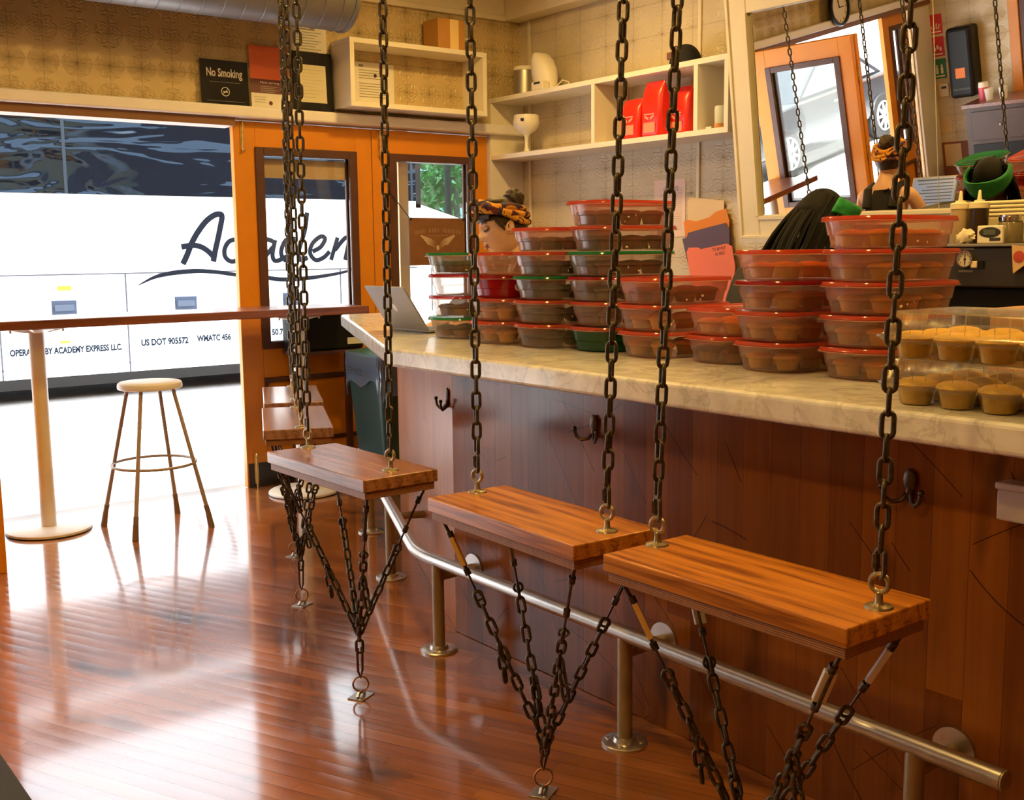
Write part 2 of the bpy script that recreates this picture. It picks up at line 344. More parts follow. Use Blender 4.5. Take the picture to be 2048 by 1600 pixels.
def text_mesh(name, body, origin, wvec, hvec, m, parent=None, depth=.0, shear=0, bold=0):
    """lettering stretched to fill the parallelogram origin, origin+wvec, origin+hvec"""
    cu = bpy.data.curves.new('txt', 'FONT'); cu.body = body; cu.size = 1; cu.align_x = 'LEFT'; cu.shear = shear; cu.offset = bold; cu.resolution_u = 3
    o = bpy.data.objects.new('txt', cu); COL.objects.link(o); bpy.context.view_layer.update()
    me = bpy.data.meshes.new_from_object(o.evaluated_get(bpy.context.evaluated_depsgraph_get()))
    bpy.data.objects.remove(o); bpy.data.curves.remove(cu)
    xs = [v.co.x for v in me.vertices]; ys = [v.co.y for v in me.vertices]
    x0, x1, y0, y1 = min(xs), max(xs), min(ys), max(ys); O = Vector(origin); w = Vector(wvec); h = Vector(hvec); nn = w.cross(h).normalized()
    for v in me.vertices:
        v.co = O+w*((v.co.x-x0)/(x1-x0))+h*((v.co.y-y0)/(y1-y0))+nn*depth
    me.materials.clear(); me.materials.append(m); me.name = name
    r = bpy.data.objects.new(name, me); COL.objects.link(r)
    if parent is not None: r.parent = parent
    return r
def ribbon(mb, pts, w, y, dy=.004, sub=6):
    """brush stroke in the XZ plane at y: pts smoothed, w width or list of widths"""
    P = [Vector((p[0], 0, p[1])) for p in pts]; ws = w if isinstance(w, list) else [w]*len(P); Q = []; Ws = []
    for i in range(len(P)-1):
        p0, p1, p2, p3 = P[max(i-1, 0)], P[i], P[i+1], P[min(i+2, len(P)-1)]
        for k in range(sub):
            t = k/sub; t2 = t*t; t3 = t2*t
            Q.append(.5*((2*p1)+(p2-p0)*t+(2*p0-5*p1+4*p2-p3)*t2+(3*p1-p0-3*p2+p3)*t3)); Ws.append(ws[i]*(1-t)+ws[i+1]*t)
    Q.append(P[-1]); Ws.append(ws[-1]); rs = []
    for i, q in enumerate(Q):
        t = (Q[min(i+1, len(Q)-1)]-Q[max(i-1, 0)]).normalized(); n = Vector((-t.z, 0, t.x))*Ws[i]/2
        rs.append([Vector((a.x, yy, a.z)) for a, yy in ((q-n, y), (q+n, y), (q+n, y-dy), (q-n, y-dy))])
    mb.rings(rs)
# ================================================================= SETTING
FY = 6.178; SX = 4.80; ZC = 3.2; DH = 2.165
struct(MB().box((-2.2, -2.6, -.06), (SX, FY, 0)).build('floor', FLOORM, smooth=False))
struct(MB().box((-2.2, -2.6, ZC), (SX+.2, FY+.2, ZC+.1)).build('ceiling', PLASTER, smooth=False))
struct(MB().box((SX, -2.6, 0), (SX+.12, FY+.2, ZC)).build('wall_right', TIN_S, smooth=False))
struct(MB().box((-2.2, -2.72, 0), (SX, -2.6, ZC)).build('wall_back', mat('back_wall_paint', (.45, .30, .16), .6), smooth=False))
wf = MB()
wf.box((-2.32, FY, DH), (SX, FY+.14, ZC))                     # above the doors
wf.box((-2.32, FY, 0), (-1.82, FY+.14, DH))
struct(wf.build('wall_front', TIN_F, smooth=False))
struct(MB().box((4.515, FY-.03, 0), (SX, FY+.14, DH+.02)).build('trim_1', mat('white_pilaster_paint', (.72, .68, .66), .5), smooth=False, bevel=.004))
# beam over the doors, with a ledge on top
struct(MB().box((-2.2, FY-.085, 2.172), (SX, FY+.0, 2.238)).build('trim_2', LINTEL, smooth=False, bevel=.012))
struct(MB().box((-2.2, FY-.05, 2.125), (2.69, FY+.10, 2.172)).build('trim_3', mat('brown_door_track', (.20, .085, .03), .5), smooth=False))
# crown boxes under the ceiling
struct(MB().box((4.66, -2.6, 2.93), (SX, FY, ZC)).build('trim_4', CREAM, smooth=False, bevel=.01))
struct(MB().box((-2.2, FY-.03, 2.925), (4.66, FY, 2.96)).box((-2.2, FY-.015, 2.96), (4.66, FY, ZC)).build('trim_5', CREAM, smooth=False, bevel=.006))
# seams of the tin panels on the side wall, and the corner pipe chase
tr = MB()
for y in (1.14, 2.61, 4.51, 6.07): tr.box((SX-.012, y-.012, .9), (SX, y+.012, 2.93))
struct(tr.build('trim_6', CREAM, smooth=False, bevel=.003))
# ground outside, building front above (casts the room's shade), houses across
struct(MB().box((-40, FY+.14, -.25), (50, 60, -.005)).build('ground', mat('pale_asphalt', (.55, .54, .53), .8, var=.12, vscale=3, bump=.3, bscale=30), smooth=False))
struct(MB().box((-14, FY+.16, ZC+.1), (16, FY+.4, 3.6)).box((SX+.12, FY+.16, -.1), (16, FY+.4, ZC+.1)).box((-14, FY+.16, -.1), (-2.32, FY+.4, ZC+.1)).build('wall_outside', mat('outside_brick', (.20, .12, .09), .8, var=.3, vscale=9), smooth=False))
# ---- glazed door leaf, built flat: x 0..w, z 0..DH, front face at y=0 (toward room)
def door_leaf(name, w, bolts=True, hinge=False, gl=(.135, .115)):
    d = sempty(name); H = DH-.004; t = .045; a, b = gl; zb, zt = .835, 2.012
    m = MB()
    m.box((0, 0, .0), (a, t, H)).box((w-b, 0, 0), (w, t, H)).box((a, 0, zt), (w-b, t, H)).box((a, 0, .655), (w-b, t, zb))
    m.box((a, .012, .24), (w-b, t-.012, .655)).box((a, 0, .15), (w-b, t, .24))
    m.build('door_frame', ORANGE, d, smooth=False, bevel=.003)
    g = MB(); k = .048
    for y0, y1 in ((-.014, .006), (t-.006, t+.014)):
        g.box((a-.006, y0, zb-.006), (a+k, y1, zt+.006)).box((w-b-k, y0, zb-.006), (w-b+.006, y1, zt+.006)).box((a+k, y0, zt-k+.006), (w-b-k, y1, zt+.006)).box((a+k, y0, zb-.006), (w-b-k, y1, zb+k-.01))
    g.build('glass_molding', TRIM, d, smooth=False, bevel=.004)
    g = MB(); g.box((a, -.012, .655-.03), (w-b, .006, .655)).box((a, -.012, .24), (w-b, .006, .265)).box((a, -.012, .265), (a+.022, .006, .625)).box((w-b-.022, -.012, .265), (w-b, .006, .625))
    g.build('panel_molding', TRIM, d, smooth=False, bevel=.004)
    MB().box((a+k-.01, t/2-.003, zb+k-.02), (w-b-k+.01, t/2+.003, zt-k+.016)).build('glass_pane', GLASS, d, smooth=False)
    MB().box((.01, -.006, .0), (w-.01, .001, .145)).build('kick_plate', mat('black_kick_plate', (.02, .017, .016), .35), d, smooth=False)
    if bolts:
        q = MB(); bx = .055
        q.box((bx-.012, -.006, H-.16), (bx+.012, 0, H-.02)).cyl((bx, -.012, H-.17), (bx, -.012, H+.0), .006, 10).ball((bx, -.02, H-.165), .010, 10, 8)
        q.build('top_bolt', BRASS, d)
        q = MB(); q.box((bx-.012, -.012, .02), (bx+.012, -.006, .2)).cyl((bx, -.018, .0), (bx, -.018, .21), .006, 10).ball((bx, -.026, .2), .010, 10, 8)
        q.build('bottom_bolt', BRASS, d)
    if hinge:
        q = MB()
        for z in (.3, 1.25, 1.86): q.cyl((w+.004, -.012, z-.06), (w+.004, -.012, z+.06), .009, 10).box((w-.04, -.006, z-.055), (w, -.0005, z+.055))
        q.build('butt_hinge', BRASS, d)
    return d
def put(o, loc, rz): o.location = loc; o.rotation_euler = (0, 0, rz); return o
put(door_leaf('door_1', .915), (2.692, FY-.005, 0), 0)
put(door_leaf('door_2', .895, gl=(.125, .125)), (3.612, FY-.005, 0), 0)
put(door_leaf('door_3', .935, hinge=True), (1.062, FY-.06, 0), R(-90))          # folded open into the room
put(door_leaf('door_4', .96, bolts=False), (1.03, 5.19, 0), R(92))          # second fold behind it
put(door_leaf('door_5', .5, bolts=False, gl=(.12, .12)), (-1.76, FY-.005, 0), 0)
struct(MB().box((-1.83, FY-.03, 0), (-2.2, FY, DH)).build('trim_7', mat('grey_white_paint', (.72, .70, .66), .5), smooth=False, bevel=.004))
# left wall with dark framed glazed doors further along, seen only in the mirror
wl = MB(); wl.box((-2.32, 5.35, 0), (-2.2, FY, ZC)).box((-2.32, -2.6, 0), (-2.2, 4.0, ZC)).box((-2.32, 4.0, 2.3), (-2.2, 5.35, ZC)).box((-2.32, 4.0, 0), (-2.2, 5.35, .9))
struct(wl.build('wall_left', TIN_L, smooth=False))
wn = MB()
for y in (4.0, 4.68, 5.25): wn.box((-2.27, y, .9), (-2.18, y+.1, 2.3))
wn.box((-2.27, 4.0, .9), (-2.18, 5.35, .98)).box((-2.27, 4.0, 2.22), (-2.18, 5.35, 2.3))
w1 = struct(wn.build('window_1', ORANGE, smooth=False, bevel=.004))
q = MB()
for y in (4.1, 4.78): q.box((-2.26, y, .98), (-2.2, y+.06, 2.22)).box((-2.26, y+.41, .98), (-2.2, y+.47, 2.22)).box((-2.26, y, 2.16), (-2.2, y+.47, 2.22))
q.build('sash', TRIM, w1, smooth=False)
MB().box((-2.245, 4.1, .98), (-2.238, 5.25, 2.22)).build('glass_pane', GLASS, w1, smooth=False)
# ================================================================= COUNTER
BD = Vector((.409, .912, 0)).normalized(); BN = Vector((BD.y, -BD.x, 0))       # bend direction, and its side toward the staff
def bent(x_off, s_end, y_start=-.7):
    """front line of the counter: straight in Y at x=2.226+x_off, then along the bend"""
    k = x_off*(1-BD.y)/BD.x if BD.x else 0
    p1 = Vector((2.226+x_off, 3.285-x_off*math.tan(math.atan2(BD.x, BD.y)/2)*-1*-1, 0))
    p2 = Vector((2.226, 3.285, 0))+BD*s_end+BN*x_off
    return [Vector((2.226+x_off, y_start, 0)), p1, p2]
SE = 1.55
ct = thing('bar_counter', 'long dark wood plank bar counter behind the swing seats', 'counter', (2.226, 1.0, 0))
mi = ct.matrix_basis.copy(); OFF = Vector((2.226, 1.0, 0))
pa = MB(); pa.box((0, -1.7, .001), (.06, 2.285, 1.0)); pa.build('front_panel', PANEL, ct, smooth=False, bevel=.002)
f = [Vector((2.226, 3.285, 0))-OFF, Vector((2.226, 3.285, 0))+BD*SE-OFF]
poly = [f[0], f[1], f[1]+BN*.06, f[0]+BN*.06+Vector((.0, -.01, 0))]
pa = MB(); pa.prism([(p.x, p.y) for p in poly], .001, 1.0); pa.build('end_panel', PANEL2, ct, smooth=False, bevel=.002)
e = f[1]
poly = [e, e+BN*.62, e+BN*.62-BD*.05, e-BD*.05]
pa = MB(); pa.prism([(p.x, p.y) for p in poly], .012, 1.0); pa.build('return_panel', PANEL2, ct, smooth=False)
# marble slab, one bent piece lying on the counter
sl_poly = [(2.0, -.7), (2.0, 3.345), (2.913, 5.36), (3.62, 5.33), (2.86, 3.50), (2.86, -.7)]
sm = MB(); sm.prism(sl_poly, 1.0005, 1.065)
tag(sm.build('marble_worktop', MARBLE, smooth=False, bevel=.011, seg=3), 'veined white marble worktop along the top of the wooden bar counter', 'worktop')
# coat hooks on the boards
def coat_hook(loc, rz, label):
    t = thing('coat_hook', label, 'hook', loc, rz, 'coat hooks on the counter front')
    m = MB(); m.ball((-.006, 0, .018), (.007, .017, .027), 14, 8).ball((-.006, 0, -.012), (.008, .010, .02), 12, 8); m.build('back_plate', BRONZE, t)
    for s in (-1, 1):
        m = MB(); m.tube([(-.006, s*.004, -.012), (-.018, s*.014, -.03), (-.030, s*.03, -.034), (-.038, s*.044, -.024), (-.040, s*.05, -.006)], [.006, .0055, .005, .005, .005], 8); m.ball((-.040, s*.051, 0), .0075, 10, 6); m.build('prong', BRONZE, t)
coat_hook((2.225, 2.507, .857), 0, 'bronze double coat hook behind the middle swing seat')
coat_hook((2.225, 1.423, .854), 0, 'bronze double coat hook behind the nearest swing seat')
hp = Vector((2.226, 3.285, .862))+BD*.06; coat_hook(hp, math.atan2(BD.x, BD.y)*-1, 'dark double coat hook on the angled end of the counter')
# small pale box fixed under the slab at the right edge
t = thing('outlet_box', 'small pale box fixed to the counter boards at right', 'box', (2.222, 1.15, .872))
MB().box((-.05, -.06, -.04), (0, .04, .025)).build('box_body', mat('pale_grey_plastic', (.62, .58, .58), .5), t, smooth=False, bevel=.004)
MB().box((-.054, -.064, .025), (0, .044, .04)).build('box_lid', MATS['pale_grey_plastic'], t, smooth=False, bevel=.004)
# ---- foot rail
RZ = .325
rt = thing('foot_rail', 'steel tube foot rail on tan posts along the bar counter', 'foot rail', (2.07, 1.1, 0)); RO = Vector((2.07, 1.1, 0))
pts = [Vector((2.07, 1.09, RZ)), Vector((2.07, 2.2, RZ)), Vector((2.07, 3.18, RZ))]
c0 = Vector((2.07, 3.30, RZ)); 
for k in range(1, 8):
    a = k/8; pts.append((Vector((2.07, 3.2, RZ))*(1-a)**2)+c0*2*a*(1-a)+(c0+BD*.1)*a*a)
pts += [c0+BD*.12, c0+BD*1.0, c0+BD*1.72]
m = MB(); m.tube([p-RO for p in pts], .0225, 20); m.build('rail_tube', STEEL, rt)
m = MB(); m.cyl(Vector((2.07, 1.089, RZ))-RO, Vector((2.07, 1.085, RZ))-RO, .0222, 20); m.build('end_cap', POSTM, rt)
posts = [(Vector((2.07, 3.163, 0)), Vector((1, 0, 0))), (Vector((2.07, 2.207, 0)), Vector((1, 0, 0))), (Vector((2.07, 1.29, 0)), Vector((1, 0, 0))), (c0*1+BD*.80-Vector((0, 0, RZ)), BN), (c0+BD*1.62-Vector((0, 0, RZ)), BN)]
for i, (p, nrm) in enumerate(posts):
    q = p-RO
    m = MB(); m.cyl(q+Vector((0, 0, .008)), q+Vector((0, 0, RZ-.01)), .0215, 20); po = m.build('post', POSTM, rt)
    m = MB(); m.lathe([(0, .0), (.066, .0), (.066, .006), (.062, .0085), (.034, .0085), (.030, .02), (.024, .022), (0, .022)], q, 28)
    for a in range(4): m.lathe([(0, .0085), (.007, .0085), (.006, .012), (0, .012)], q+Vector((math.cos(a*PI/2+.6)*.049, math.sin(a*PI/2+.6)*.049, 0)), 8)
    m.build('floor_flange', STEEL, po)
    wl_ = .158
    m = MB(); m.tube([q+Vector((0, 0, .268)), q+nrm*wl_*.6+Vector((0, 0, .272)), q+nrm*wl_+Vector((0, 0, .272))], .0165, 16); ar = m.build('wall_arm', POSTM, rt)
    m = MB(); m.lathe([(0, -.004), (.052, -.004), (.052, .004), (.02, .006), (0, .006)], q+nrm*(wl_-.004)+Vector((0, 0, .272)), 24, nrm)
    m.build('wall_flange', STEEL, ar)
# ================================================================= SWINGS
LINKV = None
def link_template(L_=.056, W_=.030, r=.0049, na=6, m=6):
    """one chain link around the Z axis: flat oval loop in XZ"""
    rad = W_/2-r; st = L_/2-r-rad; path = []
    for i in range(na+1): a = PI*i/na; path.append((rad*math.cos(a), st+rad*math.sin(a)))
    for i in range(na+1): a = PI+PI*i/na; path.append((rad*math.cos(a), -st+rad*math.sin(a)))
    V = []; n = len(path)
    for i, (x, z) in enumerate(path):
        x0, z0 = path[i-1]; x1, z1 = path[(i+1) % n]; t = Vector((x1-x0, 0, z1-z0)).normalized(); nn = Vector((t.z, 0, -t.x))
        for k in range(m):
            a = 2*PI*k/m; V.append(Vector((x, 0, z))+nn*(r*math.cos(a))+Vector((0, 1, 0))*(r*math.sin(a)))
    Fc = [(i*m+k, i*m+(k+1) % m, ((i+1) % n)*m+(k+1) % m, ((i+1) % n)*m+k) for i in range(n) for k in range(m)]
    return V, Fc
def chain_mesh(name, a, b, parent, pitch=.0415, roll=0, tmpl=None, sag=0, m=None):
    a = Vector(a); b = Vector(b); d = b-a; n = max(1, round(d.length/pitch)); Vt, Ft = tmpl or link_template()
    Q = Vector((0, 0, 1)).rotation_difference(d.normalized()); vs = []; fs = []; sc = (d.length/n)/pitch
    for i in range(n):
        f_ = (i+.5)/n; c = a+d*f_+Vector((0, 0, -sag*4*f_*(1-f_)))
        rot = Q.to_matrix() @ Matrix.Rotation(roll+(i % 2)*PI/2+random.uniform(-.12, .12), 3, 'Z'); o = len(vs)
        vs += [c+rot @ Vector((v.x, v.y, v.z*sc)) for v in Vt]; fs += [tuple(o+k for k in q) for q in Ft]
    me = bpy.data.meshes.new(name); me.from_pydata([tuple(v) for v in vs], [], fs); me.polygons.foreach_set('use_smooth', [True]*len(fs)); me.materials.append(m or CHAIN)
    ob = bpy.data.objects.new(name, me); COL.objects.link(ob); ob.parent = parent; return ob
SMALL = link_template(.050, .0275, .0047)
YTAPE = mat('yellow_tape', (.75, .48, .12), .5); WTAPE = mat('white_tape', (.72, .72, .75), .5)
def swing(label, c, rz, eyes, anchor, conv_z, tapes, tops, wood=(OAK, OAKEDGE), conv=None):
    """c = centre of the seat top (z .755); eyes = local y of the eye bolts"""
    t = thing('swing_seat', label, 'swing', (anchor[0], anchor[1], 0), 0, 'swing seats hung on chains along the bar')
    A = Vector((anchor[0], anchor[1], 0)); Rm = Matrix.Rotation(rz, 3, 'Z'); Cc = Vector((c[0], c[1], 0)); ZT = .755
    loc = lambda x, y, z: Cc+Rm @ Vector((x, y, 0))+Vector((0, 0, z))-A
    hw, hl = .128, .307
    def slab(x0, x1, y0, y1, z0, z1, name, m, par, bev):
        q = MB(); q.box((x0, y0, z0), (x1, y1, z1)); o = q.build(name, m, par, smooth=False, bevel=bev); o.matrix_local = Matrix.Translation(Cc-A) @ Rm.to_4x4(); return o
    sb = slab(-hw, hw, -hl, hl, ZT-.037, ZT, 'seat_board', wood[0], t, .003)
    slab(-hw+.008, hw-.008, -hl+.008, hl-.008, ZT-.060, ZT-.0372, 'plywood_base', PLY, t, .001)
    for i, ey in enumerate(eyes):
        p = loc(.012, ey, ZT)
        m = MB(); m.lathe([(0, -.072), (.010, -.072), (.010, -.062), (.004, -.061), (.004, 0), (.026, 0), (.024, .004), (.010, .006), (.007, .010), (.0065, .028), (0, .034)], p, 20); m.ring(p+Vector((0, 0, .045)), Rm @ Vector((1, .25, 0)), .0165, .0052, 20, 8); m.build('eye_bolt', ZINC, t)
        q0 = p+Vector((0, 0, .082))
        m = MB(); m.bm.free(); Vt, Ft = link_template(.062, .034, .0047); m.bm = bmesh.new()
        rot = Rm @ Matrix.Rotation(R(70), 3, 'Z'); vv = [m.bm.verts.new(q0+rot @ v) for v in Vt]
        for q in Ft: m.bm.faces.new([vv[k] for k in q])
        m.cyl(q0+rot @ Vector((.0128, 0, -.012)), q0+rot @ Vector((.0128, 0, .014)), .0075, 6)
        m.build('quick_link', CHAIN, t)
        top = Vector((p.x+tops[i][0], p.y+tops[i][1], ZC-.03))
        chain_mesh('hanging_chain', q0+Vector((0, 0, .024)), top, t, roll=R(30+40*i)+rz)
        m = MB(); m.cyl(top+Vector((0, 0, -.01)), top+Vector((0, 0, .03)), .008, 8); m.ring(top, (1, 0, 0), .016, .005, 14, 6); m.build('ceiling_hook', CHAIN, t)
    cv = Vector((conv[0], conv[1], conv_z))-A if conv else Vector((0, 0, conv_z)); k = 0
    for sx in (-1, 1):
        for sy in (-1, 1):
            p = loc(sx*(hw-.03), sy*(hl-.035), ZT-.06); d = (cv-p).normalized()
            m = MB(); m.tube([p+Vector((0, 0, .005)), p+Vector((0, 0, -.008)), p+d*.03+Vector((0, 0, -.004))], .0045, 8); m.tube([p+d*.03, p+d*.05], .0035, 8); m.build('screw_hook', CHAIN, t)
            # turnbuckle
            tb0, tb1 = p+d*.045, p+d*.145; s = d.orthogonal().normalized()*.0085; m = MB()
            m.tube([tb0+s, tb1+s], .0035, 6).tube([tb0-s, tb1-s], .0035, 6).cyl(tb0-d*.012, tb0+d*.006, .0085, 10).cyl(tb1-d*.006, tb1+d*.012, .0085, 10).cyl(tb1, tb1+d*.06, .003, 8)
            m.ring(p+d*.215, d.orthogonal(), .012, .0035, 14, 6)
            tbo = m.build('turnbuckle', CHAIN, t)
            if tapes.get((sx, sy)):
                m = MB(); Q = Vector((0, 0, 1)).rotation_difference(d); a0 = tb0+d*.004; 
                m.box((-.0125, -.006, 0), (.0125, .006, .082)); w = m.build('tape_wrap', YTAPE if tapes[(sx, sy)] == 'y' else WTAPE, tbo, smooth=False, bevel=.0015)
                w.matrix_local = Matrix.Translation(a0) @ Q.to_matrix().to_4x4()
                w['label'] = 'yellow tape' if tapes[(sx, sy)] == 'y' else 'white tape'
            chain_mesh('stay_chain', p+d*.205, cv, t, .0375, random.uniform(0, 3), SMALL)
            # loose tail of two or three links
            if (sx, sy) != (1, -1):
                tp = p+d*(.30+.05*k); chain_mesh('chain_tail', tp, tp+Vector((.012, -.01, -.105)), t, .0375, k, SMALL)
            k += 1
    # link, snap hook and floor ring
    m = MB(); h = conv_z
    low = Vector((0, 0, .075))
    chain_mesh('drop_chain', cv+Vector((0, 0, .02)), cv*.55+low*.45, t, .042, .4)
    mid = cv*.55+low*.45
    m.tube([mid+Vector((.006, 0, .015)), mid+Vector((.009, 0, -.005)), low+Vector((.008, 0, .012)), low+Vector((0, 0, -.012)), low+Vector((-.008, 0, .012)), mid+Vector((-.009, 0, -.005)), mid+Vector((-.006, 0, .015))], .0042, 8)
    m.build('snap_hook', mat('rusty_steel', (.13, .06, .03), .5, .7, var=.3, vscale=60), t)
    m = MB(); m.ring((0, 0, .042), (.5, 1, 0), .024, .0032, 26, 8); m.build('floor_ring', mat('copper_ring', (.45, .22, .10), .35, .9), t)
    m = MB(); m.box((-.036, -.028, 0), (.036, .028, .004)); m.tube([(-.02, .0, .004), (-.012, 0, .016), (.012, 0, .016), (.02, 0, .004)], .006, 8)
    for a in (-1, 1): m.ball((a*.028, .016*a, .004), (.006, .006, .003), 8, 5)
    o = m.build('anchor_plate', STEEL, t, smooth=False, bevel=.002); o.rotation_euler = (0, 0, .5)
    return t
E1 = [-.272, .272]
swing('oak swing seat in the middle, furthest of the three along the counter front', (1.658, 3.03), R(1), [-.228, .316-.03], (1.647, 2.975), .205, {(-1, -1): 0, (-1, 1): 0, (1, 1): 0, (1, -1): 0, }, [(.02, -.01), (.02, -.01)], (OAKMID, OAKMID), conv=(1.647, 2.975))
swing('orange oak swing seat, second from the near end of the counter', (1.677, 2.112), R(-1.5), [-.257, .277], (1.705, 2.125), .135, {(-1, 1): 'y'}, [(.06, -.045), (.0, 0)], conv=(1.70, 2.11))
swing('orange oak swing seat nearest the camera in front of the counter', (1.677, 1.412), R(.5), [-.274, .284], (1.69, 1.40), .15, {(-1, 1): 'y', (1, 1): 'w', (-1, -1): 'w', (1, -1): 'w'}, [(.035, -.03), (.06, -.045)], conv=(1.70, 1.43))
DW = (oak_mat('oak_sky_sheen', [(.20, .095, .06), (.33, .17, .11), (.42, .23, .15)], 1, .2), OAKEDGE)  # oak of the far seats, sky sheen put into its greyer colour
swing('swing seat seen end on behind the middle one, nearer of the two there', (1.945, 3.975), R(-24.3), [-.268, .286], (1.923, 3.934), .2, {}, [(0, 0), (0, 0)], DW, conv=(1.93, 3.945))
swing('furthest swing seat, just in front of the orange door by the far table leg', (2.262, 4.655), R(-24.3), [-.2, .29], (2.228, 4.613), .2, {}, [(0, 0), (.02, -.01)], DW, conv=(2.24, 4.63))
# ================================================================= BAR TABLE, STOOL
m = MB(); m.box((1.13, 5.615, 1.048), (3.24, 6.10, 1.092))
tb = thing('bar_table', 'long dark red wood bar table across the open doorway', 'table', (2.18, 5.86, 0)); TO = Vector((2.18, 5.86, 0))
m = MB(); m.box((1.13-2.18, 5.615-5.86, 1.048), (3.24-2.18, 6.06-5.86, 1.092)); m.build('table_top', TABLETOP, tb, smooth=False, bevel=.004)
for px_, py_ in ((1.465, 5.86), (2.895, 5.84)):
    q = Vector((px_, py_, 0))-TO
    m = MB(); m.cyl(q+Vector((0, 0, .028)), q+Vector((0, 0, 1.03)), .0375, 24); p_ = m.build('pedestal', POLE, tb)
    m = MB(); m.lathe([(0, .028), (.10, .03), (.19, .024), (.203, .016), (.205, .006), (.20, 0), (0, 0)], q, 40); m.build('base_disc', POLE, p_)
    m = MB(); m.lathe([(0, .0045), (.2075, .0045), (.2085, .002), (.2075, 0), (0, 0)], q, 40); m.build('base_rim', BLACK, p_)
    m = MB(); m.rings([[q+Vector((x*w, y*w, z)) for x, y in ((-1, -.35), (-.35, -.35), (-.35, -1), (.35, -1), (.35, -.35), (1, -.35), (1, .35), (.35, .35), (.35, 1), (-.35, 1), (-.35, .35), (-1, .35))] for w, z in ((.06, 1.018), (.15, 1.04), (.15, 1.0478))])
    for a in (-1, 1): m.cyl(q+Vector((a*.125, -.02, 1.02)), q+Vector((a*.125, -.02, 1.045)), .006, 8)
    m.build('top_bracket', POLE, p_, smooth=False)
st = thing('bar_stool', 'backless grey metal stool with round pale seat under the bar table', 'stool', (1.93, 5.59, 0), R(4))
m = MB(); m.lathe([(0, .722), (.150, .722), (.158, .726), (.160, .738), (.157, .752), (.148, .758), (.06, .7575), (0, .757)], (0, 0, 0), 44); m.build('seat', STOOLSEAT, st)
for a in range(4):
    an = PI/4+a*PI/2; c_, s_ = math.cos(an), math.sin(an)
    m = MB(); m.tube([(c_*.118, s_*.118, .725), (c_*.27, s_*.27, .085)], .0105, 12); lg = m.build('leg', STOOLM, st)
    m = MB(); m.tube([(c_*.262, s_*.262, .115), (c_*.272, s_*.272, .075)], .0128, 12).tube([(c_*.272, s_*.272, .075), (c_*.286, s_*.286, .0)], [.0135, .0165], 12); m.build('foot', mat('stool_foot_sleeve', (.20, .13, .09), .5), lg)
m = MB(); m.ring((0, 0, .335), (0, 0, 1), .208, .0075, 48, 10); m.build('foot_ring', STOOLM, st)
# black box under the far end of the table, and floor mat corner
t = thing('delivery_bag', 'black square bag on a shelf ledge behind the far table leg', 'bag', (3.13, 6.03, 0))
MB().box((-.19, -.06, .815), (.27, .12, 1.035)).build('bag_body', BLACK, t, smooth=False, bevel=.015)
MB().box((.155, -.063, .845), (.26, -.0605, .885)).build('white_tag', PAPER, t, smooth=False)
MB().box((-.19, -.08, .795), (.27, .12, .814)).build('ledge', TRIM, t, smooth=False)
for x in (-.15, .22): MB().box((x, .07, .0), (x+.03, .11, .795)).build('leg', TRIM, t, smooth=False)
m = MB(); m.box((-.9, 1.2, .0), (.638, 3.7, .012)); o = m.build('floor_mat', mat('charcoal_mat', (.035, .032, .030), .9, bump=.6, bscale=400), smooth=False, bevel=.004); tag(o, 'charcoal floor mat showing one corner at bottom left', 'mat')
# ================================================================= DUCT, SIGNS ON THE LEDGE
dt = thing('air_duct', 'round grey sheet metal air duct hanging under the ceiling at left', 'duct', (0, 5.72, 2.83))
m = MB(); m.cyl((-2.1, 0, 0), (3.165, 0, 0), .195, 40); m.build('duct_tube', GALV, dt)
m = MB()
for k in range(46):
    x = -2.0+k*.112
    m.bm.verts.ensure_lookup_table(); rs = []
    n = 40; V = []
    for i in range(n+1):
        a = 2*PI*i/n; V.append((Vector((x+.10*i/n, math.cos(a)*.1965, math.sin(a)*.1965))))
    m.tube(V, .0025, 5)
m.build('spiral_seam', GALV, dt)
m = MB(); m.lathe([(0, 0), (.192, 0), (.200, .004), (.203, .02), (.200, .03), (.196, .03)], (3.165, 0, 0), 40, (1, 0, 0)); m.build('end_cap', GALV, dt)
for x in (-1.2, .9, 2.6):
    MB().cyl((x, 0, .19), (x, 0, .37), .004, 8).build('hanger_rod', DARKM, dt)
LZ = 2.2385                                                     # top of the ledge
def leaning(name, label, cat, x0, w, h, body, y=-.012, extra=None, th=.006, lean=3):
    t = thing(name, label, cat, (x0, FY-.03+y*0, LZ)); t.rotation_euler = (R(-lean), 0, 0)
    MB().box((0, -th, .0), (w, 0, h)).build('board', body, t, smooth=False, bevel=.001)
    return t
REDP = mat('orange_red_paper', (.78, .16, .06), .5); MAR = mat('maroon_paper', (.10, .008, .012), .5); GLOSSB = mat('gloss_black', (.012, .011, .010), .12)
t = leaning('no_smoking_sign', 'glossy black no smoking sign standing on the beam ledge', 'sign', 2.505, .285, .25, GLOSSB)
text_mesh('lettering', 'No Smoking', (.035, -.0065, .142), (.215, 0, 0), (0, 0, .062), PAPER, t, .0, bold=.025)
q = MB(); q.ring((.142, -.0068, .075), (0, 1, 0), .024, .002, 26, 4); q.box((.128, -.0078, .071), (.15, -.0062, .077)).box((.151, -.0078, .071), (.156, -.0062, .077)); q.tube([(.125, -.007, .058), (.159, -.007, .092)], .0014, 4); q.build('pictogram', PAPER, t, smooth=False)
q = MB(); q.box((.05, -.0072, .126), (.235, -.0062, .129)).box((.03, -.0072, .02), (.255, -.0062, .023)); q.build('fine_print', mat('faint_grey_print', (.10, .09, .08), .5), t, smooth=False)
t = leaning('notice_poster', 'orange and maroon printed notice between the black sign and the frame', 'poster', 2.805, .245, .355, PAPER, th=.003)
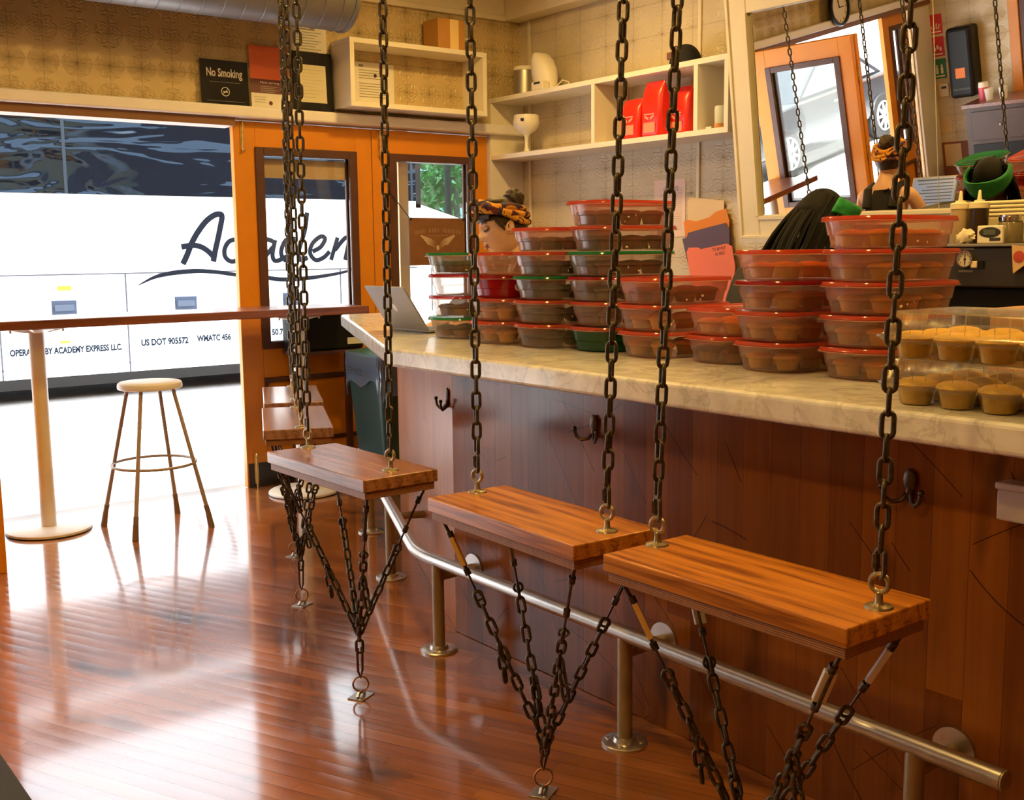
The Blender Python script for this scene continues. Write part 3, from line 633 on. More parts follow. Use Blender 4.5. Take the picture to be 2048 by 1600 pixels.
MB().box((0, -.0042, .165), (.245, -.003, .355)).build('orange_block', REDP, t, smooth=False); MB().box((0, -.0043, .085), (.245, -.003, .165)).build('maroon_block', MAR, t, smooth=False)
text_mesh('lettering', 'Now serving', (.06, -.0046, .138), (.12, 0, 0), (0, 0, .015), PAPER, t)
q = MB()
for k in range(4): q.box((.06, -.0046, .122-k*.01), (.17-.02*(k % 2), -.0043, .125-k*.01))
for k in range(3): q.box((.02, -.0035, .06-k*.014), (.09, -.003, .063-k*.014))
q.build('fine_print', PAPERINK, t, smooth=False)
MB().lathe([(0, 0), (.012, 0), (.012, .001), (0, .001)], (.12, -.003, .03), 16, (0, -1, 0)).build('seal', MAR, t)
t = leaning('framed_certificate', 'certificate in a wide black frame against the shelf box', 'picture frame', 3.07, .262, .345, GLOSSB, th=.018)
MB().box((.045, -.0195, .05), (.217, -.018, .27)).build('certificate', mat('cream_paper', (.66, .60, .42), .6), t, smooth=False)
q = MB()
for k in range(9): q.box((.06, -.0202, .24-k*.02), (.20-.03*(k % 3), -.0195, .242-k*.02))
q.build('fine_print', mat('tan_print', (.48, .42, .28), .7), t, smooth=False)
t = thing('pinned_notice', 'pale paper notice pinned to the tin wall above the black frame', 'notice', (3.08, FY-.002, 2.50))
MB().box((0, -.002, 0), (.235, 0, .24)).build('sheet', PAPER, t, smooth=False)
q = MB()
q.box((.05, -.003, .215), (.16, -.002, .224))
for k in range(8): q.box((.03, -.003, .20-k*.016), (.20-.02*(k % 3), -.002, .204-k*.016))
q.build('fine_print', PAPERINK, t, smooth=False)
# ================================================================= WALL SHELVES
def open_box(name, label, axis, p, length, depth, h, dividers=(), th=.03):
    """white open shelf; axis 'x': along facade, open toward -y; axis 'y': along side wall, open toward -x"""
    t = thing(name, label, 'shelf', p)
    def bx(n, a0, a1, z0, z1, back=0, m=WHITE):
        if axis == 'x': q = MB().box((a0, -depth, z0), (a1, 0, z1))
        else: q = MB().box((-depth, -a1, z0), (0, -a0, z1))
        q.build(n, m, t, smooth=False, bevel=.0015)
    bx('top_board', 0, length, h-th, h); bx('bottom_board', 0, length, 0, th)
    bx('side_board', 0, th, th, h-th); bx('side_board', length-th, length, th, h-th)
    for d in dividers: bx('divider', d-th/2, d+th/2, th, h-th)
    return t
open_box('wall_shelf', 'white open shelf box over the folding doors', 'x', (3.345, FY-.001, 2.262), 1.0, .235, .398)
open_box('wall_shelf', 'long white three-bay shelf on the tin side wall', 'y', (SX-.001, FY-.004, 2.004), 2.128, .279, .404, (1.06, 1.895))
# papers pinned inside the first shelf
t = thing('pinned_papers', 'two white printed letters pinned inside the shelf box over the doors', 'papers', (3.385, FY-.003, 2.30))
for x0, x1, z1 in ((0, .125, .255), (.125, .40, .265)):
    o = MB().box((x0, -.002, 0), (x1, 0, z1)).build('sheet', PAPER, t, smooth=False)
q = MB()
for k in range(11):
    if k in (4,): continue
    q.box((.01, -.0035, .235-k*.017), (.10-.03*(k % 3 == 0), -.002, .239-k*.017)); q.box((.15, -.0035, .215-k*.016), (.34-.05*(k % 4 == 0), -.002, .219-k*.016))
q.box((.15, -.0035, .235), (.18, -.002, .25)).box((.09, -.0035, .04), (.112, -.002, .065)); q.build('fine_print', PAPERINK, t, smooth=False)
for x, z in ((.018, .185), (.265, .188)): MB().lathe([(0, 0), (.011, 0), (.009, .005), (0, .006)], (x, -.002, z), 14, (0, -1, 0)).build('magnet', INK, t)
# cardboard box on that shelf
t = thing('cardboard_box', 'small brown cardboard box on the shelf over the doors', 'box', (3.99, FY-.21, 2.661))
MB().box((0, 0, 0), (.20, .17, .185)).build('carton', mat('brown_card', (.50, .24, .05), .7, var=.08), t, smooth=False, bevel=.003)
MB().box((.09, -.002, 0), (.155, 0, .183)).build('tape_strip', mat('pale_tape', (.85, .62, .24), .4), t, smooth=False)
# speaker / canister, range extender (curved white), hat
t = thing('canister', 'silver canister with white lid on the end of the long shelf', 'canister', (4.66, 5.945, 2.409))
MB().lathe([(0, .012), (.075, .012), (.075, .165), (0, .165)], (0, 0, 0), 32).build('body', mat('satin_silver', (.55, .52, .46), .35, .9), t)
MB().lathe([(0, .165), (.08, .165), (.08, .182), (.074, .19), (0, .19)], (0, 0, 0), 32).build('lid', WHITE, t)
MB().lathe([(0, 0), (.085, 0), (.085, .01), (.076, .013), (0, .013)], (0, 0, 0), 32).build('foot_plate', WHITE, t)
t = thing('curved_appliance', 'curved white hood appliance beside the silver canister', 'appliance', (4.63, 5.68, 2.409))
rs = []
for z, w, d0 in ((0, .085, .06), (.05, .09, .075), (.1, .092, .085), (.15, .088, .09), (.2, .07, .085), (.235, .045, .07), (.25, .02, .05)):
    rs.append([(-d0*.9*math.cos(a)+.0, .01+w*math.sin(a)+.055*(z/.25)**2, z) for a in [2*PI*k/24 for k in range(24)]])
MB().rings([[Vector(p) for p in r] for r in rs]).build('hood', WHITE, t)
MB().box((-.10, -.075, 0), (-.04, .04, .055)).build('base', WHITE, t, smooth=False, bevel=.008)
MB().box((-.102, -.05, .037), (-.099, .01, .05)).build('slot', INK, t, smooth=False)
MB().tube([(.0, -.09, .02), (.03, -.12, .06), (.06, -.14, .05), (.08, -.15, 0)], .004, 6).build('cord', WHITE, t)
t = thing('baseball_cap', 'black baseball cap on top of the long shelf', 'cap', (4.64, 4.47, 2.409))
def capfn(d, p): return Vector((p.x, p.y, max(p.z, -.002)))
MB().ball((0, 0, .002), (.085, .098, .115), 28, 16, capfn).build('crown', mat('black_cotton', (.008, .007, .007), .85, bump=.3, bscale=200), t)
rs = []
for k in range(13):
    a = -1.1+2.2*k/12; rs.append([Vector((math.sin(a)*.07*s_, .09+math.cos(a)*.095*(s_-.45)-.02, .012-.02*math.sin(a)**2+z)) for s_, z in ((.6, 0), (1, -.004), (1, -.001), (.6, .004))])
MB().rings(rs).build('brim', MATS['black_cotton'], t)
MB().box((-.09, .02, .03), (-.075, .06, .07)).build('patch', mat('brown_patch', (.16, .06, .04), .8), t, smooth=False, bevel=.004)
# scoop-like goblet hanging in the first bay
t = thing('white_goblet', 'white goblet with a blue mark in the left bay of the long shelf', 'goblet', (4.60, 5.86, 2.035))
MB().lathe([(0, 0), (.046, 0), (.044, .004), (.02, .012), (.0125, .04), (.012, .10), (.02, .115), (.058, .14), (.084, .17), (.088, .20), (.08, .242), (.077, .242), (.084, .2), (.08, .172), (.05, .145), (0, .125)], (0, 0, 0), 36).build('bowl', mat('white_plastic', (.82, .77, .68), .35), t)
MB().box((-.078, -.06, .196), (-.066, -.02, .215)).build('blue_mark', mat('navy_print', (.03, .04, .12), .5), t, smooth=False, bevel=.003)
# red coffee bags
REDB = mat('red_foil', (.85, .025, .012), .32, var=.06, vscale=20, bump=.25, bscale=25)
def coffee_bag(label, y, w, h, x):
    t = thing('coffee_bag', label, 'bag', (x, y, 2.035), 0, 'red coffee bags in the long shelf')
    rs = []
    for f_, dx, sc in ((0, .045, .95), (.04, .052, 1), (.5, .05, 1), (.75, .042, 1), (.9, .022, .97), (.97, .006, .92), (1, .004, .9)):
        rs.append([Vector((dx*math.copysign(abs(math.cos(a))**.5, math.cos(a)), w/2*sc*math.copysign(abs(math.sin(a))**.5, math.sin(a)), h*f_)) for a in [2*PI*k/28 for k in range(28)]])
    MB().rings(rs).build('pouch', REDB, t)
    MB().box((-.0545, -w*.28, .02), (-.051, w*.28, .075)).build('price_label', mat('salmon_label', (.85, .28, .17), .6), t, smooth=False)
    q = MB()
    for s in (-1, 1):
        for j in range(4): q.box((-.0545, s*(.006+.008*j), .098+.004*j-.008), (-.0505, s*(.013+.008*j), .103+.004*j))
    q.build('wing_emblem', mat('pink_print', (.85, .35, .30), .5), t, smooth=False)
    q = MB(); q.box((-.0545, -w*.25, .118), (-.0505, w*.25, .124)); q.build('brand_line', MATS['pink_print'], t, smooth=False)
coffee_bag('smaller red coffee bag at the left of the group in the shelf', 4.815, .165, .225, 4.58)
coffee_bag('taller red coffee bag in front beside the smaller one', 4.64, .16, .305, 4.58)
coffee_bag('red coffee bag at the back, half hidden behind the taller one', 4.53, .17, .27, 4.68)
t = thing('glass_jar', 'small pale jar with a wooden foot in the right bay of the shelf', 'jar', (4.58, 4.15, 2.035))
MB().lathe([(0, .025), (.032, .025), (.034, .1), (.03, .118), (0, .118)], (0, 0, 0), 24).build('body', mat('pale_green_glass', (.62, .66, .58), .2), t)
MB().lathe([(0, 0), (.035, 0), (.035, .026), (0, .026)], (0, 0, 0), 24).build('foot', mat('tan_wood', (.55, .24, .07), .5), t)
tag(MB().box((4.56, 4.20, 2.0345), (4.60, 4.24, 2.05)).build('small_card', PAPER, smooth=False, bevel=.002), 'tiny cream block beside the pale jar in the shelf', 'card')
# price list and folders on the side wall
t = thing('wall_list', 'pink printed list taped to the side wall under the long shelf', 'notice', (SX-.002, 4.74, 1.47))
MB().box((-.002, -.128, 0), (0, .128, .335)).build('sheet', mat('pink_paper', (.80, .62, .60), .7), t, smooth=False)
q = MB()
for k in range(20): q.box((-.0035, -.10, .28-k*.0125), (-.002, .085-.04*(k % 3), .283-k*.0125))
q.box((-.0034, -.07, .265), (-.0021, .05, .295)); q.build('fine_print', mat('lilac_print', (.52, .46, .50), .7), t, smooth=False)
t = thing('folder_rack', 'fan of coloured file folders hung on the side wall', 'folders', (SX-.004, 4.40, 1.12))
def folder(name, pts, x, m, lab=None):
    q = MB(); q.rings([[Vector((-x, y, z)) for y, z in pts], [Vector((-x-.004, y, z)) for y, z in pts]]); o = q.build(name, m, t, smooth=False)
    if lab: o['label'] = lab
    return o
folder('folder', [(.16, .15), (.18, .55), (.16, .575), (-.10, .545), (-.10, .15)], .01, mat('manila_card', (.72, .56, .38), .7), 'plain manila folder')
folder('folder', [(.15, .15), (.20, .435), (.17, .445), (.10, .435), (-.0, .455), (-.05, .485), (-.125, .50), (-.15, .43), (-.14, .15)], .02, mat('orange_card', (.72, .24, .03), .7), 'orange folder with a stamped tab')
folder('folder', [(.13, .12), (.20, .335), (.165, .345), (.155, .37), (.05, .39), (-.13, .42), (-.16, .38), (-.17, .12)], .03, mat('purple_card', (.11, .075, .15), .7), 'dark purple folder')
pk = folder('folder', [(.09, -.06), (.155, .26), (.14, .285), (.06, .285), (.05, .275), (-.15, .305), (-.19, .29), (-.215, .18), (-.20, -.06)], .04, mat('pink_card', (.82, .20, .13), .7), 'salmon pink folder with a stamped tab')
text_mesh('lettering', 'TO BE PUT', (-.045, -.045, .262), (0, -.10, .012), (0, 0, .018), INK, pk); text_mesh('lettering', 'IN MISC', (-.045, -.07, .236), (0, -.07, .010), (0, 0, .018), INK, pk)
# ---- hanging sign in the second door's glass
t = thing('hanging_sign', 'small brown wooden sign with white wings hung inside the glass door', 'sign', (4.06, FY-.05, 1.50)); SO = (4.06, FY-.05)
SIGNB = mat('sign_brown', (.20, .085, .032), .6, var=.12, vscale=14)
MB().box((-.215, -.006, -.19), (.215, .006, .115)).build('board', SIGNB, t, smooth=False, bevel=.002)
q = MB()
for s in (-1, 1):
    for j in range(5): q.prism([(s*.014, -.085+j*.008), (s*.05, -.062+j*.009), (s*(.135-.012*(4-j)), -.055+.012*j), (s*(.13-.012*(4-j)), -.047+.0135*j), (s*.05, -.057+j*.009)][::1 if s > 0 else -1], -.0085-.0002*j, -.006, lambda x, y, z: (x, z, y))
q.ball((0, -.006, -.078), (.012, .003, .018), 12, 8)
q.build('wing_emblem', mat('pale_print', (.50, .36, .24), .6), t, smooth=False)
q = MB()
for k in range(17):
    x = -.175+k*.0215; zc_ = .045-.55*x*x
    if k in (4, 9): continue
    q.box((x, -.0075, zc_-.022), (x+.004, -.006, zc_+.006)).box((x+.008, -.0075, zc_-.022), (x+.012, -.006, zc_+.006)).box((x, -.0075, zc_+(.003 if k % 2 else -.01)), (x+.012, -.006, zc_+(.006 if k % 2 else -.006)))
q.box((-.08, -.0075, .0), (.08, -.006, .003)); q.build('lettering', mat('dim_print', (.36, .22, .13), .6), t, smooth=False)
for s in (-1, 1):
    MB().tube([(s*.205, -.004, .105), (s*.33, .03, .27)], .003, 6).build('cord', INK, t)
    MB().ball((s*.205, -.008, .108), .009, 8, 6).build('knot', INK, t)
# paper strip across the first door's glass
tag(MB().box((2.882, FY+.046, 1.845), (3.45, FY+.049, 1.958)).build('paper_strip', mat('tan_paper', (.62, .42, .28), .7), smooth=False), 'tan paper strip stuck across the top of the left door glass', 'paper')
tag(MB().box((3.86, FY+.09, .0), (3.935, FY+.15, 2.16)).build('door_post', mat('golden_aluminium', (.66, .47, .27), .3, .5), smooth=False, bevel=.004), 'golden metal post standing outside the second glass door', 'post')
# ================================================================= TUBS AND CUPCAKES
def tubmat(name, tint, dcol, diff): return clear_mat(name, tint, .7, .14, diff, dcol)
CLEARB = tubmat('frosted_plastic', (.95, .89, .83), (.80, .66, .52), .31)
REDBODY = tubmat('deep_red_plastic', (.45, .02, .02), (.50, .006, .012), .82)
GREENBODY = tubmat('deep_green_plastic', (.02, .25, .08), (.010, .11, .035), .85)
REDLID = tubmat('red_lid_plastic', (.95, .42, .30), (.84, .11, .045), .70); DREDLID = tubmat('dark_red_lid_plastic', (.85, .2, .18), (.48, .012, .018), .72)
GREENLID = tubmat('green_lid_plastic', (.15, .6, .3), (.020, .30, .085), .82)
def sq(a, b, r, z, n=40):
    """rounded rectangle outline"""
    out = []
    for k in range(n):
        t = 2*PI*k/n; c, s = math.cos(t), math.sin(t)
        out.append(Vector(((a-r)*(1 if c > 0 else -1)*min(1, abs(c)*3)+r*c, (b-r)*(1 if s > 0 else -1)*min(1, abs(s)*3)+r*s, z)))
    return out
LIDZ = .0822
def shared(o): return o.data
def mk(fn, name, mats, **k):
    o = fn.build(name, mats, **k); me = o.data; bpy.data.objects.remove(o); return me
q = MB(); q.rings([sq(.153, .093, .08, .001), sq(.163, .102, .085, .004), sq(.169, .107, .088, .034), sq(.173, .110, .09, .036), sq(.182, .1155, .095, .0765)], cap=False)
q.bm.faces.new([v for v in q.bm.verts[:]][:40][::-1]) if False else None
q.bm.verts.ensure_lookup_table(); q.bm.faces.new([q.bm.verts[i] for i in range(40)][::-1])
TUB_ME = mk(q, 'tub_body', CLEARB)
q = MB(); q.rings([sq(.190, .121, .10, .0715), sq(.1915, .1225, .10, .073), sq(.190, .121, .10, .078), sq(.187, .119, .097, .0818), sq(.172, .106, .09, .0818), sq(.168, .102, .088, .0795), sq(.02, .02, .015, .0795)], cap=False)
q.bm.verts.ensure_lookup_table(); q.bm.faces.new([q.bm.verts[i] for i in range(240, 280)])
LID_ME = mk(q, 'tub_lid', REDLID)
q = MB(); q.rings([sq(.1895, .1205, .10, .0712), sq(.195, .1255, .102, .0695), sq(.189, .1200, .10, .0685)], cap=False); RIM_ME = mk(q, 'tub_rim', clear_mat('pale_rim_plastic', (.95, .8, .72), .7, .12, .75, (.88, .55, .42)))
def data_obj(name, me, parent, m=None, loc=(0, 0, 0)):
    o = bpy.data.objects.new(name, me); COL.objects.link(o); o.parent = parent; o.location = loc
    if m:
        o.material_slots[0].link = 'OBJECT'; o.material_slots[0].material = m
    return o
CAKE = mat('yellow_cake', (.88, .50, .07), .75, var=.12, vscale=60, bump=.4, bscale=160); CAKETOP = mat('golden_cake_top', (.92, .50, .05), .7, var=.12, vscale=50, bump=.6, bscale=120)
CHOC = mat('chocolate_cake', (.050, .018, .010), .7, var=.2, vscale=60, bump=.5, bscale=140); CHOCTOP = mat('chocolate_top', (.030, .010, .007), .6, var=.2, vscale=50, bump=.7, bscale=120)
REDV = mat('red_cake', (.20, .022, .014), .7, var=.2, vscale=60, bump=.5, bscale=140); REDVT = mat('red_cake_top', (.15, .014, .010), .65, var=.2, bump=.6, bscale=120)
TANC = mat('tan_cake', (.42, .20, .08), .75, var=.15, vscale=60, bump=.4, bscale=160); TANT = mat('brown_cake_top', (.16, .06, .025), .7, var=.2, bump=.6, bscale=120)
def cake_mesh(name, c1, c2, r=.034, h=.043):
    q = MB(); n = 36; pr = []
    for z, rr_ in ((0, r*.74), (.001, r*.76), (h*.62, r*.93)):
        pr.append([Vector(((rr_*(1+.022*(1 if k % 2 else -1)))*math.cos(2*PI*k/n), (rr_*(1+.022*(1 if k % 2 else -1)))*math.sin(2*PI*k/n), z)) for k in range(n)])
    q.rings(pr); q.mi = 1
    q.rings([[Vector((r_*math.cos(2*PI*k/n), r_*math.sin(2*PI*k/n), z)) for k in range(n)] for r_, z in ((r*.90, h*.60), (r*1.08, h*.66), (r*1.15, h*.74), (r*1.08, h*.84), (r*.8, h*.94), (r*.4, h*1.0), (.001, h*1.015))])
    return mk(q, name, [c1, c2])
CK = {'yellow': cake_mesh('yellow_cupcake', CAKE, CAKETOP), 'chocolate': cake_mesh('chocolate_cupcake', CHOC, CHOCTOP, .037, .045), 'red velvet': cake_mesh('red_cupcake', REDV, REDVT, .037, .046), 'brown-topped': cake_mesh('tan_cupcake', TANC, TANT)}
COLS = [ # name, x, y, tiers bottom->top: (lid, body, content)
 ('A', 2.546, 3.58, 'stack beside the laptop', [('g', 'c', 'brown-topped'), ('d', 'c', 'brown-topped'), ('d', 'c', None), ('g', 'c', 'chocolate')]),
 ('B', 2.524, 3.263, 'stack before the woman', [('r', 'c', 'yellow'), ('r', 'c', 'yellow'), ('d', 'R', None), ('r', 'c', None)]),
 ('C', 2.532, 3.015, 'stack left of the tallest one', [('r', 'c', 'chocolate'), ('r', 'c', 'chocolate'), ('g', 'c', 'chocolate'), ('r', 'c', 'chocolate'), ('r', 'c', 'chocolate')]),
 ('D', 2.577, 2.767, 'tallest stack', [('r', 'G', None), ('r', 'c', 'red velvet'), ('d', 'c', 'chocolate'), ('g', 'c', 'red velvet'), ('r', 'c', 'red velvet'), ('r', 'c', 'red velvet')]),
 ('E', 2.552, 2.495, 'three-high stack right of the tallest stack', [('r', 'c', 'yellow'), ('r', 'c', 'yellow'), ('r', 'c', 'red velvet')]),
 ('F', 2.572, 2.22, 'two-high stack in front of the folders', [('r', 'c', 'brown-topped'), ('r', 'c', 'yellow')]),
 ('G', 2.508, 1.978, 'four-high stack of yellow cupcakes', [('r', 'c', 'yellow'), ('r', 'c', 'yellow'), ('d', 'c', 'yellow'), ('r', 'c', 'yellow')]),
 ('H', 2.524, 1.70, 'five-high stack beside the clear cupcake boxes', [('r', 'c', 'yellow'), ('r', 'c', 'yellow'), ('r', 'c', 'yellow'), ('r', 'c', 'yellow'), ('r', 'c', 'yellow')])]
ORD = {2: ['bottom', 'top'], 3: ['bottom', 'middle', 'top'], 4: ['bottom', 'second lowest', 'third lowest', 'top'], 5: ['bottom', 'second lowest', 'middle', 'second highest', 'top'], 6: ['bottom', 'second lowest', 'third lowest', 'third highest', 'second highest', 'top']}
LN = {'g': ('green', GREENLID), 'r': ('red', REDLID), 'd': ('dark red', DREDLID)}
rng = random.Random(5)
WHITEF = mat('white_crumbs', (.85, .72, .55), .6)
for nm, cx, cy, where, tiers in COLS:
    for i, (lid, body, cont) in enumerate(tiers):
        z = 1.0655+i*LIDZ; jx, jy = rng.uniform(-.006, .006), rng.uniform(-.004, .004)
        bd = {'c': 'clear', 'R': 'solid red', 'G': 'solid green'}[body]
        t = thing('storage_tub', '%s tub with %s lid, %s of the %s' % (bd, LN[lid][0], ORD[len(tiers)][i], where), 'tub', (cx+jx, cy+jy, z), rng.uniform(-.03, .03), 'plastic tubs stacked on the marble')
        data_obj('tub_body', TUB_ME, t, {'c': CLEARB, 'R': REDBODY, 'G': GREENBODY}[body]); data_obj('tub_lid', LID_ME, t, LN[lid][1]); data_obj('tub_rim', RIM_ME, t)
        if body == 'R':
            MB().ball((-.10, -.112, .04), (.012, .006, .014), 12, 8).build('sticker', WHITEF, t)
        elif cont and rng.random() < .75:
            m = MB()
            for k in range(3): m.ball((rng.uniform(-.12, .06), -.1065, .024+rng.uniform(-.012, .01)), (rng.uniform(.002, .007), .0015, rng.uniform(.002, .006)), 8, 6)
            m.build('frosting_smear', WHITEF, t)
        if cont:
            for a in range(3):
                for b in range(2):
                    o = bpy.data.objects.new('cupcake', CK[cont]); COL.objects.link(o)
                    o.location = (cx+jx-.108+a*.098+rng.uniform(-.006, .006), cy+jy-.052+b*.092+rng.uniform(-.004, .004), z+.006); o.rotation_euler = (0, 0, rng.uniform(0, 6))
                    tag(o, '%s cupcake inside the %s tub of the %s' % (cont, ORD[len(tiers)][i], where), 'cupcake', 'cupcakes in the %s tub of the %s' % (ORD[len(tiers)][i], where))
# ---- clear clamshells of cupcakes at the right edge of the worktop
CLAM = clear_mat('clear_ribbed_plastic', (.97, .96, .94), 1.7, .20, .05, (1, .9, .7))
CKB = cake_mesh('boxed_cupcake', mat('bright_yellow_cake', (.97, .60, .085), .75, var=.08, vscale=60, bump=.4, bscale=160), mat('bright_golden_top', (.98, .58, .06), .7, var=.08, vscale=50, bump=.5, bscale=120), .0375, .056)
def clam_ring(hx, hy, r, z, n=100, rib=0):
    out = []
    for k in range(n):
        t = 2*PI*k/n; c, s = math.cos(t), math.sin(t); p = Vector(((hx-r)*max(-1, min(1, c*2.2))+r*c, (hy-r)*max(-1, min(1, s*2.2))+r*s, z))
        out.append(p*(1+(rib if k % 2 else -rib)*.5) if rib else p)
    for p in out: p.z = z
    return out
q = MB(); q.rings([clam_ring(.158, .208, .03, .0465), clam_ring(.158, .208, .03, .050), clam_ring(.148, .198, .03, .052), clam_ring(.140, .190, .03, .058, rib=.05), clam_ring(.134, .184, .03, .093, rib=.05), clam_ring(.128, .178, .03, .099), clam_ring(.120, .170, .03, .099), clam_ring(.115, .165, .03, .0965), clam_ring(.01, .01, .005, .0965)], cap=False); q.mi = 1
A_, B_ = clam_ring(.1405, .1905, .03, .055, 76), clam_ring(.1345, .1845, .03, .0945, 76)
for k in range(76): q.tube([A_[k], A_[k].lerp(B_[k], .95), B_[k]+Vector((0, 0, .001))], .0009, 4)
for zz, a_, b_ in ((.0985, .128, .178), (.0485, .158, .208), (.096, .116, .166)): q.tube(clam_ring(a_, b_, .03, zz, 76)+[clam_ring(a_, b_, .03, zz, 76)[0]], .0011, 4)
DOME = mk(q, 'dome_lid', [CLAM, clear_mat('rib_highlight_plastic', (.995, .985, .96), 1.2, .22, .14, (1, .90, .70))])  # raised ribs and rims in milky plastic, painting in their pale highlights
q = MB(); q.rings([clam_ring(.158, .208, .03, .046), clam_ring(.150, .200, .03, .040), clam_ring(.146, .196, .03, .034)], cap=False)
for a in range(3):
    for b in range(4):
        q.lathe([(.0445, .040), (.040, .034), (.0335, .002), (.026, .0005), (0, .0005)], (-.095+a*.095, -.1395+b*.093, 0), 24)
TRAY = mk(q, 'cup_tray', CLAM)
for i, lab in enumerate(('lower clear cupcake box at the right end of the worktop', 'upper clear cupcake box stacked on the other one')):
    off = (.004, .012) if i else (0, 0); z = 1.0655+i*.0985
    t = thing('cupcake_box', lab, 'cupcake box', (2.205+off[0], 1.205+off[1], z), 0, 'clear boxes of yellow cupcakes')
    data_obj('cup_tray', TRAY, t); data_obj('dome_lid', DOME, t)
    for a in range(3):
        for b in range(4):
            o = bpy.data.objects.new('cupcake', CKB); COL.objects.link(o); o.location = (2.205+off[0]-.095+a*.095, 1.205+off[1]-.1395+b*.093, z+.0015); o.rotation_euler = (0, 0, rng.uniform(0, 6))
            tag(o, 'yellow cupcake in the %s clear box at the right end of the worktop' % ('upper' if i else 'lower'), 'cupcake', 'cupcakes in the %s clear box' % ('upper' if i else 'lower'))
t = thing('wooden_box', 'tan wooden box behind the clear cupcake boxes', 'box', (2.70, 1.28, 1.0655))
MB().box((-.09, -.19, 0), (.09, .19, .165)).build('box_body', mat('tan_box_wood', (.50, .25, .08), .5, var=.1), t, smooth=False, bevel=.003)
MB().box((-.095, -.195, .165), (.095, .195, .18)).build('lid', MATS['tan_box_wood'], t, smooth=False, bevel=.003)
# ---- laptop, lid back toward the camera
t = thing('laptop', 'open silver laptop on the end of the worktop, lid back to the room', 'laptop', (2.48, 3.975, 1.0655))
ALU = mat('silver_aluminium', (.34, .32, .31), .5, .2)
MB().box((0, -.155, .004), (.215, .155, .015)).build('base', ALU, t, smooth=False, bevel=.003)
MB().box((.02, -.13, .0151), (.105, .13, .016)).build('keyboard', BLACK, t, smooth=False)
q = MB(); q.box((-.004, -.155, 0), (.004, .155, .215)); ld = q.build('lid', ALU, t, smooth=False, bevel=.003); ld.location = (0, 0, .013); ld.rotation_euler = (0, R(-33), 0)
MB().box((.0041, -.145, .012), (.0048, .145, .205)).build('screen', mat('lit_screen', (.1, .12, .16), .2, emit=(.35, .48, .75), estr=.45), ld, smooth=False)
q = MB()
for k in range(7): q.box((.0049, -.13, .03+k*.022), (.0052, .11-.03*(k % 3), .036+k*.022))
q.box((.0049, -.13, .185), (.0052, .12, .195)); q.build('screen_lines', mat('screen_text', (.02, .03, .06), .4), ld, smooth=False)
q = MB(); q.ball((-.0045, .0, .11), (.0012, .017, .019), 20, 12); q.ball((-.0045, .004, .136), (.0012, .003, .008), 10, 8, None, Matrix.Rotation(.5, 3, 'X')); q.build('lid_emblem', mat('white_emblem', (.95, .95, .95), .3), ld)
# ---- recycling bin with a clear liner
t = thing('waste_bin', 'tall dark green bin with a clear liner behind the counter end', 'bin', (3.43, 5.63, 0), R(-8))
GB = mat('dark_green_plastic', (.012, .055, .050), .45)
q = MB(); q.rings([sq(.17, .20, .04, .0), sq(.22, .26, .05, .62), sq(.225, .265, .05, .775), sq(.215, .255, .05, .775), sq(.16, .19, .04, .02)], cap=True); q.build('bin_body', GB, t)
q = MB(); q.rings([sq(.232, .272, .05, .772), sq(.235, .275, .05, .80), sq(.20, .24, .05, .815), sq(.06, .10, .03, .86), sq(.05, .09, .03, .86)]); q.build('bin_lid', mat('bin_green_lid', (.02, .12, .085), .4), t)
q = MB(); rs = []
for f_, z in ((0, .815), (.3, .75), (.6, .68), (1, .60)):
    r_ = sq(.238+.004*math.sin(7*f_), .278, .05, z, 60)
    for k, p in enumerate(r_): p.z += -f_*.05*math.sin(k*.35)+(-.03*f_*math.sin(k*1.3)); p.x *= 1+.012*math.sin(k*1.9+f_*5); p.y *= 1+.012*math.sin(k*2.3+f_*3)
    rs.append(r_)
q.rings(rs, cap=False); q.build('bin_liner', clear_mat('blue_clear_film', (.62, .74, .86), 1.2, .12, .6, (.36, .50, .72), 9.0), t)
text_mesh('liner_lettering', 'THERMACO', (-.256, .20, .685), (.0, -.27, 0), (0, 0, .045), INK, t)
# ================================================================= BACK COUNTER AND MACHINE
t = thing('back_counter', 'dark back counter along the side wall behind the staff', 'counter', (4.40, 1.2, 0))
MB().box((-.40, -1.9, .04), (.39, 2.0, .90)).build('cabinet', mat('dark_cabinet', (.03, .022, .018), .5), t, smooth=False)
MB().box((-.43, -1.9, .90), (.39, 2.03, .94)).build('counter_top', mat('steel_top', (.25, .23, .20), .35, .6), t, smooth=False, bevel=.004)
t = thing('espresso_machine', 'black coffee machine with a round gauge behind the tubs', 'machine', (4.25, 2.25, .94)); Z0 = .94
MB().box((-.20, -.60, .02), (.22, 1.0, .30)).build('lower_body', BLACK, t, smooth=False, bevel=.006)
MB().box((-.25, -.60, .30), (.23, 1.0, .455)).build('control_panel', mat('brown_black_panel', (.045, .036, .028), .35, .3), t, smooth=False, bevel=.008)
MB().box((-.265, -.61, .455), (.24, 1.02, .466)).build('top_tray', mat('grey_tray', (.30, .27, .22), .4, .5), t, smooth=False, bevel=.002)
for y in (-.5, .9): MB().box((-.15, y-.03, 0), (.15, y+.03, .02)).build('foot', BLACK, t, smooth=False)
g = MB().lathe([(0, 0), (.033, 0), (.035, .006), (.033, .014), (.029, .014), (.028, .008), (0, .008)], (-.25, .11, .408), 28, (-1, 0, 0)).build('pressure_gauge', mat('chrome', (.8, .78, .74), .12, 1), t)
MB().lathe([(0, 0), (.0275, 0), (0, .0005)], (-.2585, .11, .408), 28, (-1, 0, 0)).build('gauge_face', mat('gauge_white', (.72, .64, .50), .5), g)
q = MB(); q.box((-.2605, .1085, .385), (-.2595, .1115, .428)).ball((-.26, .11, .408), .005, 10, 6)
